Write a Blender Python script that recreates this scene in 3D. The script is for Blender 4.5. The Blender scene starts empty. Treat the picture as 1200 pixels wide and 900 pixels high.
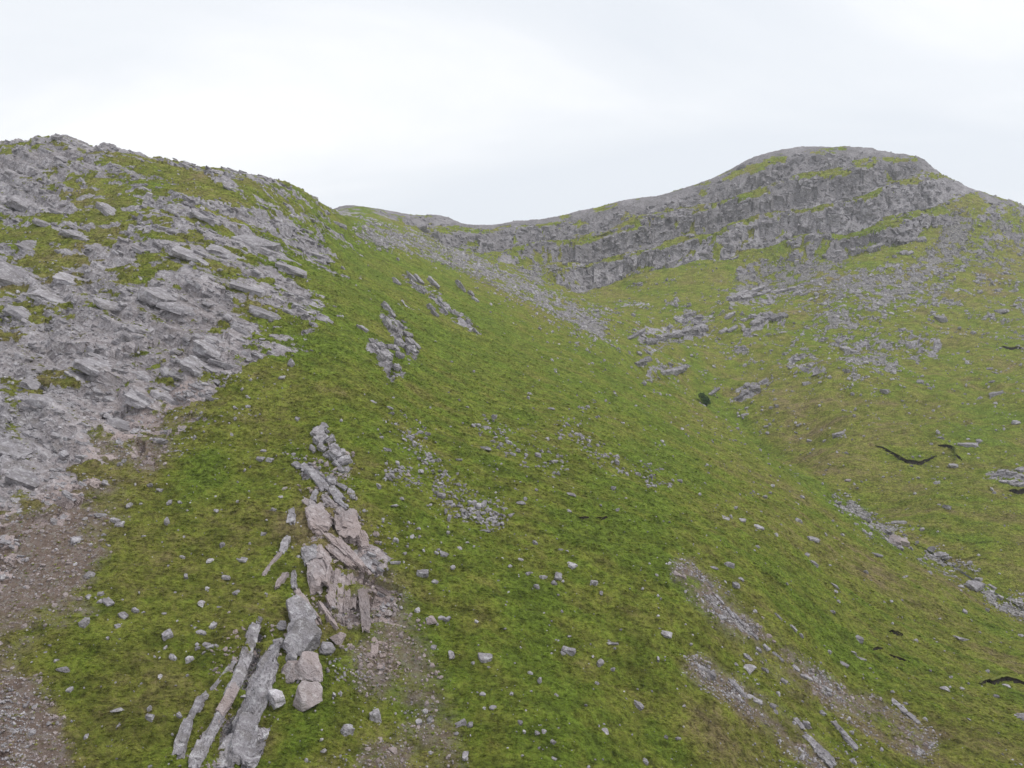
import bpy, bmesh, math, random
import numpy as np
from mathutils import Matrix, Vector

sc = bpy.context.scene
R = math.radians
HAZE = 0.00015
CZ = 70.0                 # camera height above the scene's zero level
F = 942.0                 # focal length in photo pixels (1200 wide)

# ------------------------------------------------------------------ camera
cam_d = bpy.data.cameras.new('camera')
cam = bpy.data.objects.new('camera', cam_d)
sc.collection.objects.link(cam)
cam.location = (0, 0, CZ)
cam.rotation_euler = (R(90), 0, 0)
cam_d.sensor_width = 36
cam_d.lens = 36 * F / 1200
cam_d.clip_start = 0.5
cam_d.clip_end = 9000
sc.camera = cam

# ------------------------------------------------------------------ world: overcast sky
SUN_EL, SUN_AZ = R(58), R(105)      # azimuth from +Y towards +X
world = bpy.data.worlds.new('World')
sc.world = world
world.use_nodes = True
wn, wl = world.node_tree.nodes, world.node_tree.links
wn.clear()
def wnode(t, **kw):
    n = wn.new(t)
    for k, v in kw.items():
        setattr(n, k, v)
    return n
w_out = wnode('ShaderNodeOutputWorld')
w_sky = wnode('ShaderNodeTexSky', sky_type='NISHITA', sun_disc=False,
              sun_elevation=SUN_EL, sun_rotation=SUN_AZ, altitude=400, dust_density=2.0)
w_bsky = wnode('ShaderNodeBackground'); w_bsky.inputs['Strength'].default_value = 0.10
wl.new(w_sky.outputs[0], w_bsky.inputs['Color'])
w_tc = wnode('ShaderNodeTexCoord')
w_sep = wnode('ShaderNodeSeparateXYZ'); wl.new(w_tc.outputs['Generated'], w_sep.inputs[0])
def wmath(op, a, b):
    n = wnode('ShaderNodeMath', operation=op)
    for i, s in enumerate((a, b)):
        if isinstance(s, (int, float)): n.inputs[i].default_value = s
        else: wl.new(s, n.inputs[i])
    return n.outputs[0]
# project the view direction onto a flat cloud deck
w_den = wmath('ADD', wmath('ABSOLUTE', w_sep.outputs['Z'], 0), 0.16)
w_cmb = wnode('ShaderNodeCombineXYZ')
wl.new(wmath('DIVIDE', w_sep.outputs['X'], w_den), w_cmb.inputs[0])
wl.new(wmath('DIVIDE', w_sep.outputs['Y'], w_den), w_cmb.inputs[1])
w_map = wnode('ShaderNodeMapping'); w_map.inputs['Scale'].default_value = (0.55, 1.15, 1.0)
w_map.inputs['Rotation'].default_value = (0, 0, R(18)); w_map.inputs['Location'].default_value = (3.1, 1.2, 0)
wl.new(w_cmb.outputs[0], w_map.inputs['Vector'])
w_n1 = wnode('ShaderNodeTexNoise'); w_n1.inputs['Scale'].default_value = 0.9
w_n1.inputs['Detail'].default_value = 7; w_n1.inputs['Roughness'].default_value = 0.5; w_n1.inputs['Distortion'].default_value = 0.6
wl.new(w_map.outputs[0], w_n1.inputs['Vector'])
w_ramp = wnode('ShaderNodeValToRGB')
e = w_ramp.color_ramp.elements
e[0].position, e[0].color = 0.36, (0.845, 0.885, 0.94, 1)
e[1].position, e[1].color = 0.66, (1.08, 1.085, 1.10, 1)
m_ = w_ramp.color_ramp.elements.new(0.50); m_.color = (0.915, 0.945, 0.985, 1)
wl.new(w_n1.outputs['Fac'], w_ramp.inputs[0])
w_bcl = wnode('ShaderNodeBackground'); w_bcl.inputs['Strength'].default_value = 1.0
wl.new(w_ramp.outputs[0], w_bcl.inputs['Color'])
w_mix = wnode('ShaderNodeMixShader'); w_mix.inputs[0].default_value = 0.93
wl.new(w_bsky.outputs[0], w_mix.inputs[1]); wl.new(w_bcl.outputs[0], w_mix.inputs[2])
wl.new(w_mix.outputs[0], w_out.inputs['Surface'])

# ------------------------------------------------------------------ sun behind thin cloud
sun_d = bpy.data.lights.new('sun', 'SUN')
sun_d.energy = 1.5; sun_d.angle = R(10); sun_d.color = (1.0, 0.965, 0.91)
sun = bpy.data.objects.new('sun', sun_d); sc.collection.objects.link(sun)
sv = Vector((math.sin(SUN_AZ) * math.cos(SUN_EL), math.cos(SUN_AZ) * math.cos(SUN_EL), math.sin(SUN_EL)))
sun.rotation_euler = sv.to_track_quat('Z', 'Y').to_euler()

sc.view_settings.view_transform = 'Standard'
sc.view_settings.look = 'None'
sc.view_settings.gamma = 1.0
sc.view_settings.exposure = 0.10
sc.view_settings.use_curve_mapping = False

# ------------------------------------------------------------------ helpers: noise
rng = np.random.default_rng(7)
random.seed(7)
_PM = 4095
_perm = rng.permutation(4096).astype(np.int32)
_g2 = rng.normal(size=(4096, 2)).astype(np.float32); _g2 /= np.linalg.norm(_g2, axis=1)[:, None]
_g3 = rng.normal(size=(4096, 3)).astype(np.float32); _g3 /= np.linalg.norm(_g3, axis=1)[:, None]
def _fade(t): return t * t * t * (t * (t * 6 - 15) + 10)
def n2(x, y, seed=0):
    x = np.asarray(x, np.float64); y = np.asarray(y, np.float64)
    xi = np.floor(x).astype(np.int64); yi = np.floor(y).astype(np.int64)
    fx, fy = (x - xi), (y - yi)
    u, v = _fade(fx), _fade(fy)
    def g(i, j):
        h = _perm[(xi + i + _perm[(yi + j + seed * 131) & _PM]) & _PM]
        return _g2[h, 0] * (fx - i) + _g2[h, 1] * (fy - j)
    a = g(0, 0); b = g(1, 0); c = g(0, 1); d = g(1, 1)
    return 1.5 * ((a + u * (b - a)) * (1 - v) + (c + u * (d - c)) * v)
def n3(x, y, z, seed=0):
    xi = np.floor(x).astype(np.int64); yi = np.floor(y).astype(np.int64); zi = np.floor(z).astype(np.int64)
    fx, fy, fz = x - xi, y - yi, z - zi
    u, v, w = _fade(fx), _fade(fy), _fade(fz)
    def g(i, j, k):
        h = _perm[(xi + i + _perm[(yi + j + _perm[(zi + k + seed * 131) & _PM]) & _PM]) & _PM]
        return _g3[h, 0] * (fx - i) + _g3[h, 1] * (fy - j) + _g3[h, 2] * (fz - k)
    def lx(j, k):
        a = g(0, j, k); return a + u * (g(1, j, k) - a)
    def ly(k):
        a = lx(0, k); return a + v * (lx(1, k) - a)
    a = ly(0)
    return 1.5 * (a + w * (ly(1) - a))
def fbm2(x, y, oct=4, seed=0, gain=0.5):
    s = 0; a = 1; t = 0
    for o in range(oct):
        s = s + a * n2(x * 2 ** o, y * 2 ** o, seed + o); t += a; a *= gain
    return s / t * 1.3
def fbm3(p, scale, oct=4, seed=0, gain=0.5):
    s = 0; a = 1; t = 0
    for o in range(oct):
        k = 2 ** o / scale
        s = s + a * n3(p[..., 0] * k, p[..., 1] * k, p[..., 2] * k, seed + o); t += a; a *= gain
    return s / t * 1.3
def sstep(a, b, x):
    t = np.clip((x - a) / (b - a), 0, 1); return t * t * (3 - 2 * t)
def cells(x, y, seed=0, jit=0.85):
    """nearest jittered cell: random value of it and distance to the border (f2-f1)"""
    xi = np.floor(x).astype(np.int64); yi = np.floor(y).astype(np.int64)
    f1 = np.full(x.shape, 9.0); f2 = np.full(x.shape, 9.0); val = np.zeros(x.shape)
    for i in (-1, 0, 1):
        for j in (-1, 0, 1):
            h = _perm[(xi + i + _perm[(yi + j + seed * 97) & _PM]) & _PM]
            px = xi + i + .5 + jit * (_perm[(h + 11) & _PM] / 4096 - .5)
            py = yi + j + .5 + jit * (_perm[(h + 577) & _PM] / 4096 - .5)
            d = np.hypot(x - px, y - py)
            near = d < f1
            f2 = np.where(near, f1, np.minimum(f2, d))
            val = np.where(near, h / 4096, val)
            f1 = np.where(near, d, f1)
    return val, f2 - f1

def facets(x, y, seed=0, jit=.9):
    """broken-rock relief: every cell a plane of its own height and tilt -> (height, cell value, border distance)"""
    xi = np.floor(x).astype(np.int64); yi = np.floor(y).astype(np.int64)
    f1 = np.full(x.shape, 9.0); f2 = np.full(x.shape, 9.0); hh = np.zeros(x.shape, np.int64); lx = np.zeros(x.shape); ly = np.zeros(x.shape)
    for i in (-1, 0, 1):
        for j in (-1, 0, 1):
            h = _perm[(xi + i + _perm[(yi + j + seed * 97) & _PM]) & _PM]
            dx = x - (xi + i + .5 + jit * (_perm[(h + 11) & _PM] / 4096 - .5))
            dy = y - (yi + j + .5 + jit * (_perm[(h + 577) & _PM] / 4096 - .5))
            d = np.abs(dx) + np.abs(dy) * .9 + .35 * np.maximum(np.abs(dx), np.abs(dy))
            near = d < f1
            f2 = np.where(near, f1, np.minimum(f2, d)); hh = np.where(near, h, hh)
            lx = np.where(near, dx, lx); ly = np.where(near, dy, ly); f1 = np.where(near, d, f1)
    v = hh / 4096.; t1 = _perm[(hh + 1301) & _PM] / 2048. - 1; t2 = _perm[(hh + 2203) & _PM] / 2048. - 1
    return (v - .5) + .75 * (t1 * lx + t2 * ly), v, f2 - f1

# ------------------------------------------------------------------ the lie of the land
# Levelling points: bearing (photo column), then (distance in metres, row seen at) pairs along that bearing.
COLS = {
 -450: [(30,1950),(60,890),(82,680),(108,520),(150,360),(200,235),(260,140),(320,100),(380,120),(500,180),(900,310),(2500,470)],
 -200: [(30,1950),(62,900),(84,700),(108,560),(148,400),(195,285),(250,195),(300,150),(340,150),(500,215),(900,330),(2500,470)],
 0:    [(30,1950),(44,1350),(66,900),(85,715),(105,590),(130,480),(160,390),(195,310),(235,240),(275,190),(310,166),(360,182),(500,260),(900,370),(2500,470)],
 100:  [(67,900),(88,700),(108,582),(134,474),(162,385),(197,305),(235,238),(270,190),(300,168),(345,185)],
 200:  [(30,1950),(44,1350),(68,900),(90,700),(112,580),(138,470),(165,380),(200,300),(235,240),(265,203),(290,187),(340,205),(500,290),(900,390),(2500,470)],
 300:  [(70,900),(90,710),(112,586),(138,476),(166,392),(202,322),(240,264),(275,224),(312,207),(360,222),(500,300)],
 350:  [(71,900),(91,715),(112,590),(140,480),(168,398),(206,336),(250,288),(300,243),(345,220),(400,236),(500,275),(700,290)],
 400:  [(30,1950),(44,1350),(72,900),(92,720),(113,590),(141,480),(172,405),(212,350),(262,308),(322,278),(392,258),(450,252),(560,248),(645,242),(720,262),(900,330),(2500,470)],
 500:  [(76,900),(94,735),(121,590),(155,490),(202,414),(270,354),(350,320),(450,296),(560,278),(620,268),(665,252),(720,264),(1000,360)],
 600:  [(30,1950),(46,1350),(76,900),(94,750),(125,600),(165,505),(207,450),(267,402),(345,367),(435,342),(530,324),(600,308),(640,285),(675,260),(730,270),(1000,360),(2500,470)],
 700:  [(79,900),(99,755),(135,600),(185,508),(240,455),(310,420),(400,390),(500,366),(580,347),(620,325),(650,285),(682,247),(740,258),(1000,350)],
 800:  [(30,1950),(50,1350),(85,900),(113,705),(150,600),(210,523),(280,484),(335,468),(400,446),(450,410),(500,385),(560,352),(600,318),(627,288),(655,255),(690,223),(740,236),(1000,340),(2500,470)],
 850:  [(88,900),(120,708),(162,602),(232,532),(300,497),(340,508),(380,488),(420,445),(470,402),(520,362)],
 900:  [(92,900),(126,710),(172,608),(225,560),(270,533),(305,549),(342,532),(380,482),(410,452),(450,417),(500,376),(530,353),(560,347),(595,322),(620,282),(645,238),(668,200),(690,181),(745,192),(1000,300)],
 1000: [(30,1950),(54,1350),(98,900),(120,806),(155,706),(195,642),(222,612),(240,603),(262,612),(290,556),(330,500),(400,437),(440,407),(500,362),(540,336),(590,300),(622,260),(648,208),(672,180),(694,173),(745,184),(1000,290),(2500,470)],
 1100: [(104,900),(130,808),(170,725),(200,678),(226,664),(252,602),(300,540),(350,490),(400,440),(460,392),(520,352),(570,312),(610,268),(636,230),(660,204),(700,212),(1000,320)],
 1200: [(30,1950),(58,1350),(108,900),(138,815),(175,748),(203,726),(235,636),(300,540),(350,482),(420,420),(490,370),(560,330),(610,285),(650,243),(710,256),(1000,350),(2500,470)],
 1400: [(112,920),(145,830),(185,765),(215,725),(245,650),(320,540),(420,440),(540,360),(620,310),(670,300),(740,315),(1000,390)],
 1650: [(30,1950),(60,1350),(120,930),(150,840),(195,765),(230,720),(260,650),(340,540),(430,450),(560,390),(680,370),(1000,410),(2500,470)],
}
SKYLINE = [(40,161,308),(75,161,305),(120,170,300),(160,180,296),(250,199,300),(330,213,335),(365,230,352),(385,244,372),
 (430,242,650),(450,244,655),(480,250,660),(520,255,668),(545,261,672),(565,263,675),(640,256,680),(680,250,682),(720,240,684),(760,234,688),
 (835,211,690),(850,203,690),(880,187,690),(910,178,692),(940,173,694),(1040,177,690),(1070,183,680),(1088,190,672),(1112,213,655),(1140,222,652),(1170,234,650)]
ctrl = []
for cu, lst in COLS.items():
    for Y, v in lst: ctrl.append(((cu - 600) / F, math.log(Y), (450 - v) / F))
for cu, v, Y in SKYLINE:
    ctrl.append(((cu - 600) / F, math.log(Y), (450 - v) / F))
    ctrl.append(((cu - 600) / F, math.log(Y * 1.09), (450 - v - 14) / F))
ctrl = np.array(ctrl)
def _metric(a): return np.stack([a[:, 0] * 1.6, a[:, 1] * 1.0], 1)
def _tps(r2): return np.where(r2 > 1e-12, r2 * np.log(np.maximum(r2, 1e-12)), 0)
A = _metric(ctrl); n = len(A)
K = _tps(((A[:, None] - A[None]) ** 2).sum(-1)) + 1e-4 * np.eye(n)
Pm = np.hstack([np.ones((n, 1)), A])
M = np.zeros((n + 3, n + 3)); M[:n, :n] = K; M[:n, n:] = Pm; M[n:, :n] = Pm.T
wts = np.linalg.solve(M, np.concatenate([ctrl[:, 2], np.zeros(3)]))
def elev_exact(tu, L):
    B = _metric(np.stack([tu.ravel(), L.ravel()], 1))
    out = np.empty(len(B))
    for i in range(0, len(B), 20000):
        b = B[i:i + 20000]
        out[i:i + 20000] = _tps(((b[:, None] - A[None]) ** 2).sum(-1)) @ wts[:n] + wts[n] + b @ wts[n + 1:]
    return out.reshape(tu.shape)

# sheet of ground: columns fan out from the camera's side of the valley, rows recede to beyond the skyline
tu = np.concatenate([np.linspace(-1.08, -0.70, 60, endpoint=False), np.linspace(-0.70, 0.70, 900), np.linspace(0.70, 1.08, 61)[1:]])
Ls = np.linspace(math.log(30), math.log(2500), 4000)
Ys = np.exp(Ls)
dens = np.interp(Ys, [30, 55, 65, 540, 580, 705, 730, 2500], [.5, .6, 1, 1, 2.6, 2.6, .35, .15])
cum = np.cumsum(dens); cum = (cum - cum[0]) / (cum[-1] - cum[0])
NR = 760
Lr = np.interp(np.linspace(0, 1, NR), cum, Ls)
NC = len(tu)
cu_c = np.linspace(tu[0], tu[-1], 260); L_c = np.linspace(Lr[0], Lr[-1], 330)
Ec = elev_exact(*np.meshgrid(cu_c, L_c))
def bilin(Gd, xs, ys, x, y):
    fx = np.clip((x - xs[0]) / (xs[1] - xs[0]), 0, len(xs) - 1.001); fy = np.clip((y - ys[0]) / (ys[1] - ys[0]), 0, len(ys) - 1.001)
    i = fx.astype(int); j = fy.astype(int); a = fx - i; b = fy - j
    a = a * a * (3 - 2 * a) * .35 + a * .65; b = b * b * (3 - 2 * b) * .35 + b * .65
    return (Gd[j, i] * (1 - a) + Gd[j, i + 1] * a) * (1 - b) + (Gd[j + 1, i] * (1 - a) + Gd[j + 1, i + 1] * a) * b
TU, LL = np.meshgrid(tu, Lr)
Yg = np.exp(LL); Xg = TU * Yg
Zg = bilin(Ec, cu_c, L_c, TU, LL) * Yg
P0 = np.stack([Xg, Yg, Zg], -1)
U0 = 600 + F * TU; V0 = 450 - F * Zg / Yg          # where each ground point was surveyed in the photograph

# ------------------------------------------------------------------ land cover survey (50 px cells; digits 0-9)
ROCK = """
000000000000000000000000
000000000000000000000000
888777543444444555555533
888766543666665567777643
766666657888777777898854
555677773468777766766423
677787752111376323222112
778888750411002442111111
778887520320000220110000
888765100000000111000000
876530000000000010000000
764310000000000000000001
530000034000000000000000
641000037300000000000000
300000125400000010000000
200000342200000011000000
100002312220000001200000
300002200320000000021000
""".split()
SCREE = """
000000000000000000000000
000000000000000000000000
333333322222222333333333
333333322222222333333333
333333322222222233333445
333333320454433222233456
444344310014753444566665
444444310001365555566555
444454211100123445556544
445543111011122334433323
454331111331121123322332
443221121443221122332223
332211122322211111112111
331111133211111112111111
331111133211111112111111
421111133211111113111111
621111124421111112222111
721111135521111112243111
""".split()
SOIL = """
000000000000000000000000
000000000000000000000000
000000000000000000000000
111000000000000000000000
010000000000000000000000
001011000000000000000000
011111100000000000000000
112233200000000000000000
112343200000000000000000
013452000000000000000000
035631000000000000000000
365420010000000000000000
775200013000000000000000
874000036200000000000000
653000024500000011000000
521000123410000012000000
840000234542000011100000
950000235641000021331000
""".split()
TONE = """
555555555555555555555555
555555555555555555555555
444444444444444444444444
444444455444444444444444
444444566444444444444444
444444677554444444455444
333344677665544445545433
333334666677654555555544
334444566666666544455555
333445556666665644444455
333455555666666754343455
333455544556666764434444
324455434556666766444444
324454434566666666643444
324444434666666665555444
344444444666666554555544
244444444556665544445555
244444543445665333444444
""".split()
def cover(mp, blur=True):
    g = np.array([[int(c) for c in r] for r in mp], float) / 9
    x = np.clip(U0 / 50 - .5, 0, 22.999); y = np.clip(V0 / 50 - .5, 0, 16.999)
    i = x.astype(int); j = y.astype(int); a = x - i; b = y - j
    return (g[j, i] * (1 - a) + g[j, i + 1] * a) * (1 - b) + (g[j + 1, i] * (1 - a) + g[j + 1, i + 1] * a) * b
c_rock, c_scree, c_soil, c_tone = [cover(m) for m in (ROCK, SCREE, SOIL, TONE)]

def poly_mask(pts, width, soft=1.0):
    """soft band along a surveyed polyline (photo pixels), width in px"""
    d = np.full(U0.shape, 1e9)
    for (x0, y0), (x1, y1) in zip(pts[:-1], pts[1:]):
        dx, dy = x1 - x0, y1 - y0
        t = np.clip(((U0 - x0) * dx + (V0 - y0) * dy) / (dx * dx + dy * dy), 0, 1)
        d = np.minimum(d, np.hypot(U0 - x0 - t * dx, V0 - y0 - t * dy))
    return 1 - sstep(width * (1 - .5 * soft), width * (1 + .5 * soft), d)

near_vis = 1.0
far = sstep(560, 600, Yg)                       # the mountain wall behind the corrie
left = (1 - sstep(330, 470, Yg)) * (1 - sstep(-8, 6, Xg))
nA = fbm3(P0, 26, 5, 3, .55)
nB = fbm3(P0, 7, 4, 13, .55)
nC = fbm3(P0 * np.array([1, 1, 1.6]), 2.2, 3, 23, .6)

# bedding: strike runs up the valley (Y), beds dip to the right
DIP = R(34)
NB = np.array([0.26, -0.24, 0.93]); NB /= np.linalg.norm(NB)
SB = np.array([0.06, 1, 0.0]); SB -= SB.dot(NB) * NB; SB /= np.linalg.norm(SB)     # strike
DB = np.cross(SB, NB)                                                             # down dip
sB, kB, dB = P0 @ NB, P0 @ SB, P0 @ DB
nbed = n2(sB / 2.3 + 2.5 * nA, kB / 40, 5)

fA, vA, eA = facets(kB / 6.5 + .25 * nB, dB / 12.0 + .2 * nB, 3)
fB, vB, eB = facets(kB / 1.5 + .12 * nC, dB / 3.6 + .12 * nC, 9)
fC, vC, eC = facets(Xg / 13 + .25 * nB, (Zg - .26 * Xg) / 9 + .25 * nB, 17)
fD, vD, eD = facets(Xg / 4.6 + .2 * nC, (Zg - .26 * Xg) / 3.4 + .2 * nC, 27)
rock = sstep(-.06, .14, (c_rock - .635) * 1.15 + .50 * nA + .36 * nB + .14 * nC + .10 * nbed + .34 * (vA - .5) + .30 * (vB - .5))
_s = sB / 2.6 + .75 * nA + .28 * nB; _f = _s - np.floor(_s)
rock = np.clip(rock - .55 * sstep(.02, .12, _f) * (1 - sstep(.30, .45, _f)) * sstep(-.25, .35, nB + .6 * n2(kB / 9, sB / 6, 33)), 0, 1)
rock *= sstep(.02, .10, c_rock)
scree = sstep(-.05, .35, (c_scree - .62) * 1.6 + .6 * nB + .4 * nC + .55 * nA)
soil = sstep(-.05, .35, (c_soil - .50) * 1.6 + .45 * nA + .4 * nB + .2 * nC)
scree = scree * (1 - .75 * soil)
# long features followed on the photograph
scree_ramp = poly_mask([(430,272),(500,290),(560,312),(610,338),(660,365),(700,382)], 12, 1.7) 
scree = np.maximum(scree, scree_ramp * sstep(-.45, .30, nB + .5 * nC + .4 * nA))
scree = np.maximum(scree, poly_mask([(880,335),(930,322),(970,325)], 20) * sstep(-.4, .2, nB))
scree = np.maximum(scree, poly_mask([(1010,335),(1060,335),(1110,295),(1125,262)], 15) * sstep(-.45, .15, nB))
stream_px = [(800,440),(822,470),(870,500),(930,545),(985,588),(1030,622),(1075,640),(1110,660),(1150,688),(1200,717),(1240,735)]
streamband = poly_mask(stream_px[4:], 12)
scree = np.maximum(scree, streamband * sstep(-.25, .4, nB + .4 * nC) * .9)
strip1 = poly_mask([(805,672),(830,700),(880,745),(940,795),(1010,830),(1080,872)], 15, 1.7)
strip2 = poly_mask([(815,785),(870,820),(930,860),(965,900)], 13, 1.7)
scree = np.maximum(scree, np.maximum(strip1, strip2) * sstep(-.1, .45, nB + .4 * nC) * .75)
soil = np.maximum(soil, np.maximum(strip1, strip2 * .9) * sstep(-.6, .15, nB + .4 * nC))
soil = np.maximum(soil, poly_mask([(430,700),(450,760),(480,820),(500,900)], 40) * sstep(-.2, .5, nB + .5 * nA + .1) * .9)
heap = np.maximum(poly_mask([(470,512),(490,545),(470,560)], 22, 1.2), np.maximum(poly_mask([(515,570),(545,595),(575,602)], 15, 1.2), .6 * poly_mask([(570,505),(610,525),(650,540)], 14, 1.4)))
heap = np.maximum(heap, .45 * poly_mask([(690,480),(660,500),(720,545),(780,560)], 10, 1.6))
heap = np.maximum(heap, .5 * poly_mask([(385,560),(350,545),(330,540)], 10, 1.4))
for op, ow in (([(760,402),(800,392),(825,380)], 13), ([(765,440),(800,432)], 8), ([(878,384),(915,372)], 10), ([(860,468),(895,450)], 7), ([(858,352),(925,338)], 8), ([(440,405),(464,432)], 11), ([(455,368),(482,410)], 9),
               ([(478,325),(512,350)], 7), ([(1022,291),(1083,255)], 6), ([(1162,555),(1215,557)], 8), ([(520,360),(560,390)], 6), ([(372,508),(404,548)], 9), ([(355,548),(395,585)], 10), ([(300,740),(262,895)], 12), ([(985,395),(1010,400)], 8), ([(1070,405),(1095,410)], 9), ([(930,425),(960,440)], 9)):
    rock = np.maximum(rock, poly_mask(op, ow, 1.3) * sstep(-.25, .15, nB + .5 * nC))
ribmask = poly_mask([(372,590),(392,640),(395,700),(420,740)], 26)
rock = np.maximum(rock, .9 * ribmask * sstep(-.05, .3, nB + .5 * nC))
streak = n2(Xg / 70 + .2 * nA, (Yg * .95 + Xg * .34) / 5.5, 85) + .6 * n2(Xg / 30, (Yg * .95 + Xg * .34) / 2.2, 86)
tone = c_tone + .10 + .20 * nA + .16 * nB + .32 * streak * (1 - far) * sstep(-60, -10, Xg) + .34 * fbm2(Xg / 24, Yg / 30, 3, 87)
for bp, bw in (([(950,470),(1060,500)], 45), ([(1110,660),(1130,680)], 22), ([(850,860),(900,880)], 50), ([(1050,850),(1120,870)], 40), ([(600,810),(590,870)], 22), ([(960,640),(1040,690)], 12), ([(560,330),(620,360)], 20)):
    tone = tone - .24 * poly_mask(bp, bw, 1.6) * sstep(-.5, .2, nB + .5 * nA)
for bp, bw in (([(790,890),(770,860)], 16), ([(340,880),(370,840),(380,790)], 18), ([(1070,525),(1050,520)], 22), ([(1130,505),(1160,500)], 18), ([(1000,450),(1100,460)], 8), ([(640,860),(620,700)], 30), ([(760,640),(700,600)], 26), ([(240,545),(210,575)], 24), ([(1000,610),(1050,650)], 12)):
    tone = tone + .30 * poly_mask(bp, bw, 1.6)
tone = np.clip(tone, 0, 1)
tone = np.clip(tone + .35 * poly_mask([(810,415),(825,460),(870,500),(930,550),(990,600)], 11), 0, 1)

# ------------------------------------------------------------------ relief
D = np.zeros_like(P0)
mid = sstep(60, 120, Yg) * (1 - sstep(560, 600, Yg))
# broad undulation and knolls in the bowl
bowl = sstep(235, 330, Yg) * (1 - sstep(540, 590, Yg)) * sstep(-20, 60, Xg)
Zadd = bowl * (6.0 * fbm2(Xg / 55, Yg / 55, 4, 31) + 2.2 * fbm2(Xg / 19, Yg / 19, 3, 35))
Zadd += (1 - far) * .55 * fbm2(Xg / 11, Yg / 11, 3, 41) * (1 + .5 * bowl)
# gullies and ribs running down the near green slope
Zadd += (1 - far) * (1 - bowl) * .7 * n2((Xg * .86 + Yg * .25) / 16, (Yg * .9 - Xg * .3) / 70, 43)
Zadd += (1 - far) * .35 * streak * sstep(-40, 0, Xg) * (1 - bowl)
# grass tussocks and trodden steps
grassy = (1 - rock) * (1 - .6 * scree)
tus = fbm2(Xg / 1.9, Yg / 2.3, 3, 51, .6)
step = n2(Xg / 7.0 + 1.2 * n2(Xg / 9, Yg / 9, 3), (Yg * .8 + Zg * 1.8) / 2.1, 53)
Zadd += grassy * (1 - sstep(330, 430, Yg)) * ((.27 + .17 * (1 - sstep(120, 190, Yg))) * tus + (.30 + .22 * (U0 < 420)) * step)
Zadd += grassy * sstep(220, 330, Yg) * (1 - .4 * far) * (.55 * fbm2(Xg / 5, Yg / 6, 3, 57, .6) + .35 * n2(Xg / 14, (Yg * .8 + Zg * 1.8) / 4.2, 59))
P1 = P0.copy(); P1[..., 2] += Zadd
# bedded crags on the near hillside: beds stepped, split into blocks by joints
def stairs(s, a, b):
    k = np.floor(s); f = s - k
    return k + sstep(a, b, f)
hill = (1 - sstep(500, 560, Yg))
s1 = sB / 2.6 + .75 * nA + .28 * nB
d1 = 2.6 * (stairs(s1, .60, .94) - s1)
s2 = sB / .9 + .6 * nB + .4 * nA
d2 = .9 * (stairs(s2, .5, .92) - s2)
jag = 2.2 * fA + .62 * fB - .25 * (1 - sstep(0, .10, eA)) + .12 * nC
rk = rock * hill
D += NB * (rk * (.95 * d1 + .85 * d2 + .62 * jag + .20))[..., None]
# mountain wall: tiers of cliff that climb to the right, with ledges between, cut by gullies
sF = (Zg - .26 * Xg - 59) / 27 + .24 * n2(Xg / 48, Zg / 50, 61) + .16 * nA + .08 * fC
tier = stairs(sF * 1.0, .0, .62)
amtF = far * sstep(.30, .62, c_rock + .12 * nA) * (1 - sstep(698, 725, Yg))
dz = 27 * (tier - sF - .25) * .72
s4 = (Zg - .26 * Xg) / 7.5 + .45 * nA
dz += 7.5 * (stairs(s4, .1, .7) - s4 - .2) * .55
gul = np.abs(n2(Xg / 26 + .4 * nA, Zg / 60, 71)); gul2 = np.abs(n2(Xg / 9 + .3 * nB, Zg / 24, 73))
dy = 3.2 * (.35 - gul) + 1.6 * (.35 - gul2) + 2.0 * fC + 1.2 * fD - .3 * (1 - sstep(0, .12, eC)) + .5 * nC
crk = np.abs(n2(Xg / 8 + .5 * nB, Zg / 45, 75)); dy = dy - 1.6 * (1 - sstep(0, .07, crk)) - 1.2 * (1 - sstep(0, .05, gul2))
edge = 1 - .75 * sstep(-26, -4, (V0 - np.interp(U0, [s[0] for s in SKYLINE], [s[1] for s in SKYLINE])) * -1)   # calmer at the crest
D[..., 2] += amtF * dz * edge
D[..., 1] -= amtF * dy * edge
D[..., 2] += far * (1.0 * nB + .5 * nC) * (.3 + .7 * rock)
# rough scree surface
D[..., 2] += scree * (1 - rock) * (.16 * nC + .10 * n2(Xg / .8, Yg / .8, 77)) * np.clip(Yg / 150, 1, 3.5)
P1 += D
# rock shows on the steep faces of the mountain wall, grass clings to its ledges
gy = np.gradient(P1, axis=0); gx = np.gradient(P1, axis=1)
N1 = np.cross(gx, gy); N1 /= np.linalg.norm(N1, axis=-1)[..., None] + 1e-9
N1 *= np.sign(N1[..., 2:3] + 1e-9)
steep = 1 - N1[..., 2]
fr = sF - np.floor(sF)
ledge = sstep(.42, .54, fr) * (1 - sstep(.93, 1.0, fr))
crest = sstep(-10, -2, -(V0 - np.interp(U0, [s_[0] for s_ in SKYLINE], [s_[1] for s_ in SKYLINE])))
rock_far = sstep(-.08, .12, (c_rock - .46) * 1.1 + .34 * nA + .30 * nB + .12 * nC + .5 * (steep - .30) - .62 * ledge * (.15 + 1.2 * sstep(-.25, .3, nA + .5 * nB)) - .22 * (1 - sstep(.02, .16, gul)) + .46 * (vC - .5) + .24 * (vD - .5) + .45 * crest)
rock = np.where(far > 0, rock * (1 - far) + far * rock_far * sstep(.03, .25, c_rock), rock)
P1[..., 2] += CZ
def sm(a):  # camera of the survey, for reading positions off the finished ground
    return a
U1 = 600 + F * P1[..., 0] / P1[..., 1]; V1 = 450 - F * (P1[..., 2] - CZ) / P1[..., 1]

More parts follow.
